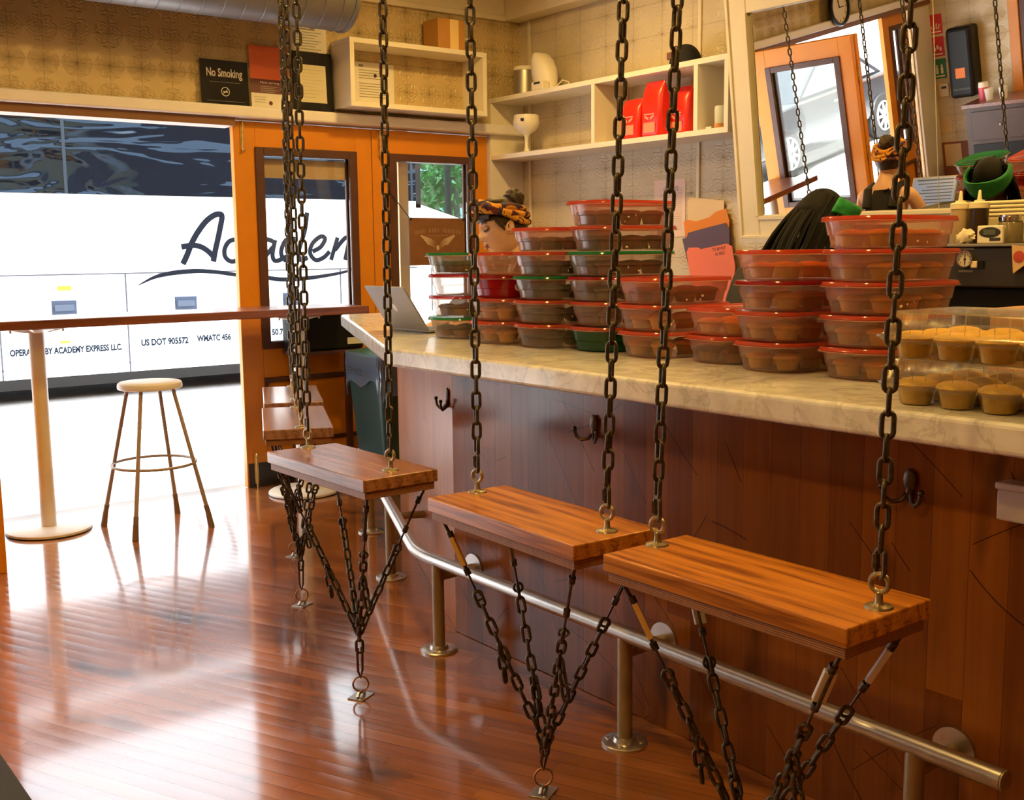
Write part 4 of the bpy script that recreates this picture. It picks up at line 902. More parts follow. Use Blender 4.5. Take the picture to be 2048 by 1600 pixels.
for k in range(9): a = -2.2+k*.55; q.box((-.2602, .11+math.sin(a)*.022-.001, .408+math.cos(a)*.022-.003), (-.2594, .11+math.sin(a)*.022+.001, .408+math.cos(a)*.022+.003))
q.build('gauge_needle', INK, g, smooth=False)
MB().box((-.2615, .06, .375), (-.25, .085, .40)).build('rocker_switch', mat('cream_switch', (.85, .70, .42), .4), t, smooth=False, bevel=.003)
MB().box((-.258, .035, .372), (-.25, .058, .402)).build('switch_surround', BLACK, t, smooth=False)
for z in (.447, .362): MB().box((-.2515, .08, z-.004), (-.2495, .14, z+.004)).build('label_plate', mat('label_grey', (.20, .17, .13), .5), t, smooth=False)
q = MB()
for k in range(5): q.cyl((-.22, -.13-.03*k, .325), (-.22, -.13-.03*k, .295), .011, 12)
q.build('spout', MATS['chrome'], t)
t = thing('paper_packet', 'folded red and cream paper packet stuck on the machine front', 'packet', (3.985, 2.15, 1.345))
MB().prism([(-.01, -.05), (.0, .055), (-.05, .05), (-.12, .015), (-.11, -.01), (-.05, -.02)], -.004, .004, lambda x, y, z: (z, x+.02, y)).build('packet', mat('cream_packet', (.70, .45, .22), .6), t, smooth=False)
MB().lathe([(0, 0), (.022, 0), (0, .001)], (-.005, -.01, .012), 18, (-1, 0, 0)).build('red_print', mat('packet_red', (.50, .06, .03), .6), t)
MT = 1.4065
def bottle(label, y, body):
    t = thing('squeeze_bottle', label, 'bottle', (4.12, y, MT), 0, 'squeeze bottles on the machine')
    MB().lathe([(0, 0), (.034, 0), (.036, .004), (.036, .137), (0, .137)], (0, 0, 0), 28).build('body', body, t)
    MB().lathe([(0, .137), (.038, .137), (.038, .158), (.034, .161), (.020, .163), (.019, .169), (.009, .171), (.0045, .206), (.003, .208), (0, .208)], (0, 0, 0), 28).build('nozzle_cap', mat('cream_cap', (.86, .74, .50), .4), t)
bottle('clear squeeze bottle with cream cap on the coffee machine', 2.465, mat('cloudy_plastic', (.50, .36, .20), .35)); bottle('dark brown squeeze bottle with cream cap on the coffee machine', 2.385, mat('brown_syrup', (.035, .018, .010), .3))
t = thing('kitchen_timer', 'white digital kitchen timer leaning on the machine top', 'timer', (4.045, 2.29, MT), R(0))
MB().box((-.008, -.052, 0), (.008, .052, .068)).build('case', mat('timer_white', (.86, .78, .62), .4), t, smooth=False, bevel=.004)
MB().ball((-.0085, .0, .042), (.001, .044, .020), 28, 10).build('display_window', INK, t)
MB().box((-.0105, -.022, .033), (-.0093, .024, .052)).build('lcd', mat('lcd_grey', (.12, .13, .08), .4), t, smooth=False)
text_mesh('digits', '0000', (-.0108, .020, .035), (0, -.038, 0), (0, 0, .014), mat('digit_grey', (.07, .075, .05), .5), t)
MB().box((-.0095, -.044, .010), (-.0082, .0, .022)).build('button_strip', INK, t, smooth=False, bevel=.003)
t = thing('mason_jar', 'small jar with a silver screw lid behind the timer', 'jar', (4.15, 2.27, MT))
MB().lathe([(0, 0), (.045, 0), (.047, .01), (.047, .075), (.042, .085), (0, .085)], (0, 0, 0), 28).build('body', mat('dim_glass', (.22, .17, .09), .15), t)
MB().lathe([(0, .085), (.046, .085), (.047, .10), (.044, .102), (.044, .108), (0, .108)], (0, 0, 0), 28).build('lid', MATS['chrome'], t)
t = thing('glass_pitcher', 'round clear glass jar at the right edge of the machine', 'jar', (4.1, 2.05, MT))
MB().lathe([(0, 0), (.05, 0), (.062, .03), (.055, .07), (.035, .10), (.033, .15), (.036, .155)], (0, 0, 0), 28).build('body', clear_mat('greenish_glass', (.75, .78, .62), 1.2, .05, .1, (.5, .5, .35)), t)
t = thing('napkin_box', 'cream square container under the stack of napkins', 'box', (4.32, 2.36, MT)); MB().box((-.09, -.16, 0), (.09, .12, .105)).build('container', mat('cream_plastic', (.62, .53, .32), .4), t, smooth=False, bevel=.006)
for k in range(4):
    tag(MB().box((4.23, 2.14, MT+.106+k*.016), (4.41, 2.50-.012*k, MT+.1205+k*.016)).build('folded_napkin', mat('cream_napkin', (.82, .70, .46), .8), smooth=False, bevel=.006), 'folded cream napkin, %s of the pile beside the mirror' % ['lowest', 'second lowest', 'second highest', 'top'][k], 'napkin', 'pile of folded napkins')
t = thing('cloth', 'crumpled white cloth beside the top tub on the machine front', 'cloth', (4.03, 2.335, MT+.0))
def crf(d, p): return p*(1+.22*math.sin(9*d.x+2)+.2*math.sin(11*d.y*d.z+5*d.x))
MB().ball((0, .05, .026), (.02, .032, .026), 20, 14, crf).build('cloth_body', mat('white_cloth', (.80, .70, .52), .85), t)
t = thing('storage_case', 'long cream case behind the top tub, under the black tray', 'case', (4.28, 3.0, MT)); MB().box((-.08, -.14, 0), (.08, .20, .07)).build('case_body', mat('cream_case', (.66, .56, .38), .45), t, smooth=False, bevel=.006)
tag(MB().lathe([(0, 0), (.115, 0), (.125, .006), (.128, .016), (.120, .018), (.11, .010), (0, .009)], (4.27, 2.99, MT+.0705), 36).build('black_tray', mat('slate_tray', (.045, .04, .035), .5)), 'round black tray lying on the cream case by the mirror', 'tray')
# ================================================================= MIRROR
mn = Vector((-.99, -.052, -.135)).normalized(); mright = Vector((.052, -.999, 0)).normalized(); mup = mn.cross(mright)
if mup.z < 0: mup = -mup
MO = Vector((4.55, 3.834, 1.565))
mm = Matrix((mright, mup, mn)).transposed().to_4x4(); mm.translation = MO         # local: x right, y up, z out of the glass
mt = thing('wall_mirror', 'big white framed mirror tilted forward on the side wall', 'mirror'); mt.matrix_world = mm
MW, MH = 2.35, 1.0
FR = mat('cream_frame_paint', (.76, .68, .50), .42, var=.04)
def fr(a, b, n):
    MB().box(a, b).build(n, FR, mt, smooth=False, bevel=.006)
fr((-.125, -.115, -.03), (0, MH+.12, .022), 'frame_stile'); fr((MW, -.115, -.03), (MW+.12, MH+.12, .022), 'frame_stile')
fr((0, -.115, -.03), (MW, 0, .022), 'frame_rail'); fr((0, MH, -.03), (MW, MH+.12, .022), 'frame_rail')
q = MB(); q.box((-.125, -.115, .022), (-.108, MH+.12, .030)).box((-.108, -.115, .022), (MW+.12, -.098, .030)).box((-.02, 0, .022), (-.0, MH, .028)).box((0, -.02, .022), (MW, 0, .028)); q.build('frame_bead', FR, mt, smooth=False, bevel=.002)
MIR = mat('mirror_silver', (.93, .90, .84), .0, 1)
MB().box((0, 0, -.012), (.9765, MH, -.002)).build('mirror_glass', MIR, mt, smooth=False); MB().box((.9785, 0, -.012), (MW, MH, -.002)).build('mirror_glass', MIR, mt, smooth=False)
MB().box((.9765, 0, -.012), (.9785, MH, .0)).build('seam_strip', mat('pale_seam', (.55, .50, .42), .4), mt, smooth=False)
MB().box((-.1, -.1, -.034), (MW+.1, MH+.1, -.030)).build('backing_board', DARKM, mt, smooth=False)
for x in (.25, 1.9):
    MB().box((x-.03, -.06, -.33), (x+.03, -.02, -.032)).build('wall_bracket', DARKM, mt, smooth=False)
# ================================================================= PEOPLE
def skin_to_bm(joints, edges, radii, root, sub=2):
    me = bpy.data.meshes.new('sk'); names = list(joints); idx = {k: i for i, k in enumerate(names)}
    me.from_pydata([tuple(joints[k]) for k in names], [(idx[a], idx[b]) for a, b in edges], [])
    o = bpy.data.objects.new('sk', me); COL.objects.link(o)
    o.modifiers.new('s', 'SKIN'); s = o.modifiers.new('u', 'SUBSURF'); s.levels = sub; s.render_levels = sub
    for k, i in idx.items():
        v = me.skin_vertices[0].data[i]; r = radii[k]; v.radius = r if isinstance(r, tuple) else (r, r); v.use_root = (k == root)
    bpy.context.view_layer.update()
    m2 = bpy.data.meshes.new_from_object(o.evaluated_get(bpy.context.evaluated_depsgraph_get()))
    bpy.data.objects.remove(o); bpy.data.meshes.remove(me); return m2
def g_(x, s): return math.exp(-(x/s)**2)
def head_fn(d, p):
    x, y, z = p; zz = z/.118
    jaw = 1-.30*max(0, -zz-.05)**1.2; y *= jaw
    if x > 0:
        x *= 1-.10*abs(zz)**2; x = min(x, .088+.006*(1-abs(zz)))
        if zz < 0: x += .010*(-zz)*g_(y, .05)
    else:
        x *= 1.06 if zz > -.2 else 1.06-.45*(-zz-.2)
    if d.x > .3:
        x += .012*g_(y, .010)*g_(z-.012, .022)+.026*g_(y, .013)*g_(z+.022, .016)+.010*g_(abs(y)-.013, .008)*g_(z+.028, .010)
        x -= .012*(g_(y-.033, .017)+g_(y+.033, .017))*g_(z-.012, .014)
        x += .005*g_(abs(y)-.03, .02)*g_(z-.036, .010)
        x += .008*g_(y, .022)*(g_(z+.056, .007)+.9*g_(z+.070, .007))-.005*g_(y, .02)*g_(z+.0625, .004)
        x += .009*g_(y, .020)*g_(z+.098, .014)
        x += .004*g_(abs(y)-.045, .018)*g_(z+.02, .02)
    return Vector((x, y, z))
def add_mesh(bm, me, mtx=None):
    b2 = bmesh.new(); b2.from_mesh(me)
    if mtx is not None: b2.transform(mtx)
    tmp = bpy.data.meshes.new('t'); b2.to_mesh(tmp); b2.free(); bm.from_mesh(tmp); bpy.data.meshes.remove(tmp)
def person(label, joints, edges, radii, head_c, head_rot, skinm, base, S=1.0):
    t = thing('person', label, 'person', base); B = Vector(base)
    q = MB(); add_mesh(q.bm, skin_to_bm({k: Vector(v)-B for k, v in joints.items()}, edges, radii, 'pelvis'))
    q.ball(Vector(head_c)-B, (.097, .076, .118), 72, 54, lambda d, p: head_fn(d, p)*S, head_rot)
    for s in (-1, 1):                                               # ears
        c = Vector(head_c)-B+head_rot @ Vector((-.008, s*.077, -.004))*S
        q.ball(c, (.017*S, .007*S, .029*S), 14, 10, None, head_rot @ Matrix.Rotation(s*-.35, 3, 'Z') @ Matrix.Rotation(-.2, 3, 'Y'))
        q.ring(c+head_rot @ Vector((0, s*.004, .003)), head_rot @ Vector((.3*-1, s, 0)), .0165, .0042, 16, 6, 1.35)
    q.build('body', skinm, t); H = bpy.data.objects.new('head_frame', None)
    bpy.data.objects.remove(H)
    return t, (lambda v: Vector(head_c)-B+head_rot @ Vector(v)*S), head_rot
def hand_edges(j, e, r, wrist, d, up, side, tag_, curl=.5):
    """palm and five fingers; d = pointing direction, up = back of hand, side = thumb side"""
    d = Vector(d).normalized(); side = Vector(side).normalized(); up = Vector(up).normalized(); w = Vector(wrist)
    j[tag_+'palm'] = w+d*.045; r[tag_+'palm'] = (.030, .014); e.append((tag_+'w', tag_+'palm'))
    for i, (s, ln) in enumerate(((.027, .070), (.009, .078), (-.009, .073), (-.026, .058))):
        k = tag_+'f%d' % i; j[k+'a'] = w+d*.088+side*s; j[k+'b'] = j[k+'a']+d*ln*.5-up*ln*.12*curl; j[k+'c'] = j[k+'b']+d*ln*.4-up*ln*.45*curl
        r[k+'a'] = .0092; r[k+'b'] = .0085; r[k+'c'] = .007; e += [(tag_+'palm', k+'a'), (k+'a', k+'b'), (k+'b', k+'c')]
    k = tag_+'t'; j[k+'a'] = w+d*.035+side*.036-up*.008; j[k+'b'] = j[k+'a']+d*.03+side*.018-up*.012; j[k+'c'] = j[k+'b']+d*.026+side*.004-up*.012
    r[k+'a'] = .011; r[k+'b'] = .0095; r[k+'c'] = .008; e += [(tag_+'w', k+'a'), (k+'a', k+'b'), (k+'b', k+'c')]
SKIN1 = mat('warm_light_skin', (.76, .46, .30), .5, var=.05, vscale=20); SKIN2 = mat('deep_brown_skin', (.060, .026, .014), .45, var=.08, vscale=20)
HAIR1 = mat('dark_brown_hair', (.035, .016, .007), .5, bump=.5, bscale=220); HAIR2 = mat('black_braids', (.004, .0032, .003), .6, spec=.2, bump=.6, bscale=300)
SHIRT = mat('black_knit', (.012, .011, .011), .8, bump=.2, bscale=250); JEAN = mat('dark_denim', (.02, .025, .04), .8)
# ---- the woman at the laptop
Wx, Wy = 2.99, 3.965
hc = (2.965, 3.955, 1.505); rotW = Matrix.Rotation(R(162), 3, 'Z') @ Matrix.Rotation(R(14), 3, 'Y')
j = dict(pelvis=(Wx+.10, Wy, .93), waist=(Wx+.085, Wy, 1.08), chest=(Wx+.065, Wy, 1.24), neckb=(Wx+.045, Wy, 1.355), neck=(Wx+.015, Wy, 1.43), skull=(Wx-.015, Wy, 1.46),
 sl=(Wx+.05, Wy-.155, 1.315), sr=(Wx+.05, Wy+.155, 1.315), el=(Wx-.02, Wy-.215, 1.10), er=(Wx-.02, Wy+.215, 1.10), Lw=(Wx-.235, Wy-.10, 1.10), Rw=(Wx-.235, Wy+.10, 1.10),
 hl=(Wx+.10, Wy-.085, .86), hr=(Wx+.10, Wy+.085, .86), kl=(Wx+.08, Wy-.09, .48), kr=(Wx+.08, Wy+.09, .48), al=(Wx+.12, Wy-.09, .08), ar=(Wx+.12, Wy+.09, .08), tl=(Wx-.04, Wy-.10, .03), tr=(Wx-.04, Wy+.10, .03))
r = dict(pelvis=(.125, .10), waist=(.115, .085), chest=(.135, .095), neckb=(.075, .06), neck=.048, skull=.05, sl=.052, sr=.052, el=.038, er=.038, Lw=.025, Rw=.025, hl=.085, hr=.085, kl=.055, kr=.055, al=.038, ar=.038, tl=.03, tr=.03)
e = [('pelvis', 'waist'), ('waist', 'chest'), ('chest', 'neckb'), ('neckb', 'neck'), ('neck', 'skull'), ('chest', 'sl'), ('chest', 'sr'), ('sl', 'el'), ('sr', 'er'), ('el', 'Lw'), ('er', 'Rw'), ('pelvis', 'hl'), ('pelvis', 'hr'), ('hl', 'kl'), ('hr', 'kr'), ('kl', 'al'), ('kr', 'ar'), ('al', 'tl'), ('ar', 'tr')]
hand_edges(j, e, r, j['Lw'], (-1, .25, -.12), (0, 0, 1), (.25, 1, 0), 'L'); hand_edges(j, e, r, j['Rw'], (-1, -.25, -.12), (0, 0, 1), (.25, -1, 0), 'R')
base = (Wx+.1, Wy, 0); t, hp_, hr_ = person('woman with a yellow patterned headscarf looking down at the laptop', j, e, r, hc, rotW, SKIN1, base, 1.04)
B = Vector(base)
def cover(name, keys, ed, grow, m, extra={}):
    jj = {k: Vector(extra.get(k, j[k]))-B for k in keys}; rr_ = {k: tuple(x+grow for x in (r[k] if isinstance(r[k], tuple) else (r[k],)*2)) for k in keys}
    q = MB(); add_mesh(q.bm, skin_to_bm(jj, ed, rr_, 'pelvis')); return q.build(name, m, t)
j.update(nl=(Wx+.06, Wy-.085, 1.325), nr=(Wx+.06, Wy+.085, 1.325)); r.update(nl=.05, nr=.05)
cover('tank_top', ['pelvis', 'waist', 'chest', 'neckb', 'nl', 'nr'], [('pelvis', 'waist'), ('waist', 'chest'), ('chest', 'neckb'), ('chest', 'nl'), ('chest', 'nr')], .014, SHIRT, {'neckb': (Wx+.06, Wy, 1.335)})
cover('trousers', ['pelvis', 'hl', 'hr', 'kl', 'kr', 'al', 'ar'], [('pelvis', 'hl'), ('pelvis', 'hr'), ('hl', 'kl'), ('hr', 'kr'), ('kl', 'al'), ('kr', 'ar')], .012, JEAN)
q = MB()
for s in (-1, 1): q.tube([Vector((Wx-.02, Wy+s*.085, 1.25))-B, Vector((Wx+.03, Wy+s*.095, 1.362))-B, Vector((Wx+.10, Wy+s*.09, 1.345))-B, Vector((Wx+.15, Wy+s*.085, 1.25))-B], [.03, .026, .028, .03], 10)
q.build('shoulder_strap', SHIRT, t)
def hair_cap(m, grow, keep, name, n=64):
    q = MB(); q.ball((0, 0, 0), (.097*grow, .076*grow, .118*grow), n, 48, lambda d, p: head_fn(d, p/grow)*grow if d.x < .3 else Vector((min(p.x, .094*grow), p.y, p.z)))
    dl = [f for f in q.bm.faces if not keep(f.calc_center_median())]; bmesh.ops.delete(q.bm, geom=dl, context='FACES')
    for v in q.bm.verts: v.co = hp_(v.co)
    o = q.build(name, m, t); s = o.modifiers.new('solid', 'SOLIDIFY'); s.thickness = .006; s.offset = -1; return o
hair_cap(HAIR1, 1.075, lambda c: (c.z > .040 and c.x > .03) or (c.x <= .03 and c.z > .02-.9*(.03-c.x) and c.z > -.062) , 'hair')
q = MB()                                                         # fringe and side lock
for k in range(17):
    y = -.062+k*.00775; q.tube([hp_((.075-abs(y)*.35, y, .085)), hp_((.103-abs(y)*.5, y*1.06, .062)), hp_((.1045-abs(y)*.5, y*1.08, .052-.05*abs(y)))], [.008, .0085, .005], 8)
for s in (-1, 1): q.tube([hp_((.045, s*.082, .04)), hp_((.030, s*.084, .012)), hp_((.020, s*.082, -.012))], [.014, .011, .003], 8)
q.build('fringe', HAIR1, t)
q = MB(); q.ball(hp_((-.078, -.0, .098)), (.045, .044, .042), 28, 20, lambda d, p: p*(1+.09*math.sin(9*d.x+7*d.z)+.07*math.sin(14*d.y))); q.ball(hp_((-.005, .0, .103)), (.065, .05, .022), 20, 12); q.build('bun', HAIR1, t)
def scarf_mat():
    m, nt, p = newmat('printed_scarf'); tc = N(nt, 'ShaderNodeTexCoord'); v = N(nt, 'ShaderNodeTexNoise', i_Scale=17.0, i_Detail=1.5, i_Distortion=1.2); L(nt, tc, 'Object', v, 'Vector')
    rp = N(nt, 'ShaderNodeValToRGB'); rp.color_ramp.interpolation = 'CONSTANT'; el = rp.color_ramp.elements
    for i, (po, c) in enumerate(((0, (.012, .012, .05)), (.40, (.10, .008, .015)), (.47, (.62, .27, .02)), (.60, (.78, .38, .02)), (.66, (.05, .012, .02)))):
        if i > 1: el.new(po)
        el[i].position = po; el[i].color = c4(c)
    L(nt, v, 'Fac', rp, 0); L(nt, rp, 0, p, 'Base Color'); p.inputs['Roughness'].default_value = .75; return m
SCARF = scarf_mat(); q = MB()
for dz, tl, rad, th in ((.064, .70, 1.04, .0165), (.084, .62, .96, .0155), (.046, .82, 1.06, .0135)):
    pts = []
    for k in range(41):
        a = 2*PI*k/40; x = .105*rad*math.cos(a)-.004; y = .0855*rad*math.sin(a); pts.append(hp_((x, y, dz+tl*x*.62+.006*math.sin(3*a+dz*90))))
    q.tube(pts, [th*(1+.15*math.sin(k*.9+dz*50)) for k in range(41)], 10)
q.ball(hp_((.096, .0, .108)), (.020, .026, .015), 16, 10, lambda d, p: p*(1+.15*math.sin(7*d.y+3*d.x)), hr_); q.ball(hp_((.088, .033, .100)), (.014, .030, .013), 14, 8, None, hr_); q.ball(hp_((.088, -.033, .100)), (.014, .030, .013), 14, 8, None, hr_)
q.build('headscarf', SCARF, t)
def face(dark, lipm, lidm):
    ey = MB(); br = MB(); lp = MB(); ls = MB()
    for s in (-1, 1):
        ey.ball(hp_((.0785, s*.033, .011)), (.0125, .0165, .0115), 16, 10, None, hr_)
        ls.tube([hp_((.084, s*.0165, .007)), hp_((.0915, s*.028, .0015)), hp_((.089, s*.040, .0025)), hp_((.079, s*.0515, .008))], [.0018, .0034, .0038, .002], 6)
        br.tube([hp_((.090, s*.013, .031)), hp_((.0905, s*.030, .040)), hp_((.080, s*.052, .034))], [.0042, .0050, .0022], 6)
    lp.ball(hp_((.0925, 0, -.0565)), (.007, .021, .0052), 16, 8, None, hr_); lp.ball(hp_((.0935, 0, -.0685)), (.008, .018, .0062), 16, 8, None, hr_)
    ey.build('eyelid', lidm, t); ls.build('eyelash', dark, t); br.build('eyebrow', dark, t); lp.build('lips', lipm, t)
    q = MB()
    for s in (-1, 1): q.ball(hp_((.103, s*.007, -.037)), (.004, .0035, .0025), 8, 6)
    q.build('nostril', dark, t)
face(mat('dark_lash', (.03, .012, .008), .6), mat('rose_lips', (.40, .13, .09), .4), mat('shaded_lid', (.40, .19, .11), .5))  # lid colour darkened to paint in the eye socket shadow
# ---- the person with the green band, bent over the machine
hc = (3.865, 2.945, 1.52); rotW = Matrix.Rotation(R(-8), 3, 'Z') @ Matrix.Rotation(R(38), 3, 'Y')
px, py = 3.50, 3.06
j = dict(pelvis=(px-.02, py, .95), waist=(px+.04, py-.02, 1.09), chest=(px+.145, py-.05, 1.23), neckb=(px+.245, py-.085, 1.335), neck=(px+.29, py-.10, 1.40), skull=(px+.335, py-.11, 1.46),
 sl=(px+.20, py+.095, 1.295), sr=(px+.17, py-.22, 1.295), el=(px+.21, py+.12, 1.06), er=(px+.18, py-.26, 1.06), Lw=(px+.36, py+.06, .975), Rw=(px+.36, py-.18, .975),
 hl=(px-.02, py+.085, .87), hr=(px-.02, py-.085, .87), kl=(px-.01, py+.09, .48), kr=(px-.01, py-.09, .48), al=(px-.06, py+.09, .08), ar=(px-.06, py-.09, .08), tl=(px+.10, py+.10, .03), tr=(px+.10, py-.10, .03))
r = dict(pelvis=(.13, .11), waist=(.12, .095), chest=(.14, .10), neckb=(.08, .065), neck=.05, skull=.05, sl=.056, sr=.056, el=.042, er=.042, Lw=.027, Rw=.027, hl=.09, hr=.09, kl=.058, kr=.058, al=.04, ar=.04, tl=.032, tr=.032)
e = [('pelvis', 'waist'), ('waist', 'chest'), ('chest', 'neckb'), ('neckb', 'neck'), ('neck', 'skull'), ('chest', 'sl'), ('chest', 'sr'), ('sl', 'el'), ('sr', 'er'), ('el', 'Lw'), ('er', 'Rw'), ('pelvis', 'hl'), ('pelvis', 'hr'), ('hl', 'kl'), ('hr', 'kr'), ('kl', 'al'), ('kr', 'ar'), ('al', 'tl'), ('ar', 'tr')]
hand_edges(j, e, r, j['Lw'], (1, -.1, -.1), (0, 0, 1), (0, -1, 0), 'L'); hand_edges(j, e, r, j['Rw'], (1, .1, -.1), (0, 0, 1), (0, 1, 0), 'R')
base = (px-.02, py, 0); B = Vector(base)
t, hp_, hr_ = person('person with long black braids and a green headband bent over the machine', j, e, r, hc, rotW, SKIN2, base)
cover('shirt', ['pelvis', 'waist', 'chest', 'neckb', 'sl', 'sr', 'el', 'er'], [('pelvis', 'waist'), ('waist', 'chest'), ('chest', 'neckb'), ('chest', 'sl'), ('chest', 'sr'), ('sl', 'el'), ('sr', 'er')], .013, SHIRT)
cover('trousers', ['pelvis', 'hl', 'hr', 'kl', 'kr', 'al', 'ar'], [('pelvis', 'hl'), ('pelvis', 'hr'), ('hl', 'kl'), ('hr', 'kr'), ('kl', 'al'), ('kr', 'ar')], .012, JEAN)
hair_cap(HAIR2, 1.10, lambda c: (c.z > .045 and c.x > .02) or (c.x <= .02 and c.z > -.05), 'hair')
q = MB(); rb = random.Random(3)
for k in range(44):
    u = k/43; a = PI*(.58+.84*u)                                   # around the back of the head, left side to right side
    st_ = hp_((.10*math.cos(a)*.9+.01, .083*math.sin(a), .055+rb.uniform(-.03, .035)))
    side = math.sin(a); end = Vector((px+.20-.07*abs(math.cos(a))+rb.uniform(-.03, .03), py+.02+side*.17+rb.uniform(-.02, .02), 1.06+rb.uniform(-.06, .06)))-B
    mid = st_.lerp(end, .3)+Vector((-.085*abs(math.cos(a))-.02, side*.05, .05-.02*abs(side)))
    mid2 = st_.lerp(end, .7)+Vector((-.07*abs(math.cos(a)), side*.04, .02)); n_ = 14; pts = []; rads = []
    for i in range(n_+1):
        w = i/n_; p = st_*(1-w)**3+mid*3*w*(1-w)**2+mid2*3*w*w*(1-w)+end*w**3; pts.append(p); rads.append((.0088+.0012*(i % 2))*(1-.3*w))
    q.tube(pts, rads, 6)
q.build('braid', HAIR2, t)['kind'] = 'stuff'
BAND = mat('green_headband', (.012, .23, .055), .7, var=.3, vscale=30, bump=.8, bscale=45); q = MB(); rs = []
for k in range(49):
    a = -2.0+4.0*k/48; row = []
    for i in range(7):
        f_ = i/6-.5; rad = 1.27+.02*math.sin(5*f_*6+2*a)-.2*f_*f_; x = .101*rad*math.cos(a); y = .080*rad*math.sin(a); row.append(hp_((x+.012, y, .052+f_*.115*(.6+.45*math.cos(a)**2)+.33*x*1.0)))
    rs.append(row)
V = [[q.bm.verts.new(p) for p in r_] for r_ in rs]
for a in range(48):
    for i in range(6): q.bm.faces.new((V[a][i], V[a+1][i], V[a+1][i+1], V[a][i+1]))
o = q.build('headband', BAND, t); s = o.modifiers.new('solid', 'SOLIDIFY'); s.thickness = .008; s.offset = -1
face(mat('black_brow', (.008, .006, .005), .6), mat('dark_lips', (.10, .03, .025), .4), mat('dark_lid', (.04, .017, .010), .5))
# ================================================================= OUTSIDE
BW = mat('white_bus_paint', (.72, .73, .74), .3, coat=.2); NAVY = mat('navy_vinyl', (.0035, .005, .010), .6, spec=.08); SEAM = mat('panel_gap_grey', (.03, .035, .045), .5); GREYT = mat('grey_vinyl_lettering', (.008, .014, .024), .6, spec=.05)
def bus_glass():
    m, nt, p = newmat('dark_bus_glass'); tc = N(nt, 'ShaderNodeTexCoord'); mp = N(nt, 'ShaderNodeMapping'); mp.inputs['Scale'].default_value = (.55, 1, 2.3); L(nt, tc, 'Object', mp, 0)
    n = N(nt, 'ShaderNodeTexNoise', i_Scale=1.3, i_Detail=2.5, i_Distortion=.8); L(nt, mp, 0, n, 'Vector'); b = N(nt, 'ShaderNodeBump', i_Strength=1.0, i_Distance=.09); L(nt, n, 'Fac', b, 'Height'); L(nt, b, 0, p, 'Normal')
    p.inputs['Base Color'].default_value = (.0012, .0028, .006, 1); p.inputs['Roughness'].default_value = .07; p.inputs['IOR'].default_value = 1.6; p.inputs['Specular Tint'].default_value = (.55, .75, 1, 1); return m
BGL = bus_glass()
bus = thing('coach_bus', 'white coach with navy script lettering parked across the doorway', 'bus', (2.5, 11.0, 0)); BO = Vector((2.5, 11, 0))
bx = lambda x0, x1, z0, z1, n, m, y0=-.004, y1=.0, par=bus, bev=0: MB().box((x0-2.5, y0, z0), (x1-2.5, y1, z1)).build(n, m, par, smooth=False, bevel=bev)
bx(-3.4, 7.0, .25, 1.975, 'side_body', BW, 0, 2.4); bx(-3.4, 7.0, 1.975, 2.95, 'window_band', BGL, -.003, 2.4); bx(-3.4, 9.1, 2.95, 3.4, 'roof_body', BW, 0, 2.4)
q = MB(); q.prism([(7.0-2.5, .25), (9.3-2.5, .25), (9.3-2.5, 1.36), (7.7-2.5, 1.76), (7.0-2.5, 1.955)], 0, 2.4, lambda x, y, z: (x, z, y)); q.build('front_body', BW, bus, smooth=False)
q = MB()
for x in (7.0, 8.0, 9.02): q.box((x-2.5, 0, 1.3 if x > 7.5 else 1.9), (x+.07-2.5, .06, 2.96)).box((x-2.5, 2.34, 1.3), (x+.07-2.5, 2.4, 2.96))
q.build('front_pillar', BLACK, bus, smooth=False)
bx(7.07, 9.02, 1.42, 2.95, 'front_glass', clear_mat('teal_glass', (.42, .60, .60), 1.0, .05), .03, .036)
for x in (-2.0, .55, 3.09, 6.93): bx(x, x+.03, 1.98, 2.95, 'window_joint', mat('pale_joint', (.012, .022, .035), .3), -.006, -.003)
bx(-3.4, 7.0, 1.212, 1.224, 'panel_seam', SEAM); bx(-3.4, 9, .335, .343, 'panel_seam', mat('light_gap_grey', (.14, .15, .17), .5))
for x in (1.26, 2.435, 3.615, 4.80, 5.99, 7.2): bx(x-.007, x+.007, .25, 1.212, 'panel_seam', SEAM)
for x, z in ((3.02, .905), (4.212, .905), (5.40, .905), (1.85, .905)):
    h = bx(x-.115, x+.115, z-.08, z+.07, 'door_handle', mat('handle_grey', (.02, .032, .06), .4), -.012, 0, bev=.01)
    MB().box((x-.09-2.5, -.016, z-.03), (x+.09-2.5, -.0121, z+.03)).build('handle_recess', mat('recess_grey', (.04, .058, .09), .4), h, smooth=False)
AMB = mat('amber_lens', (.95, .42, .02), .3, emit=(1, .5, .03), estr=1.2)
bx(2.965, 3.095, 1.065, 1.115, 'marker_lamp', AMB, -.02, 0, bev=.008); bx(2.96, 3.055, .565, .592, 'marker_lamp', AMB, -.015, 0, bev=.005)
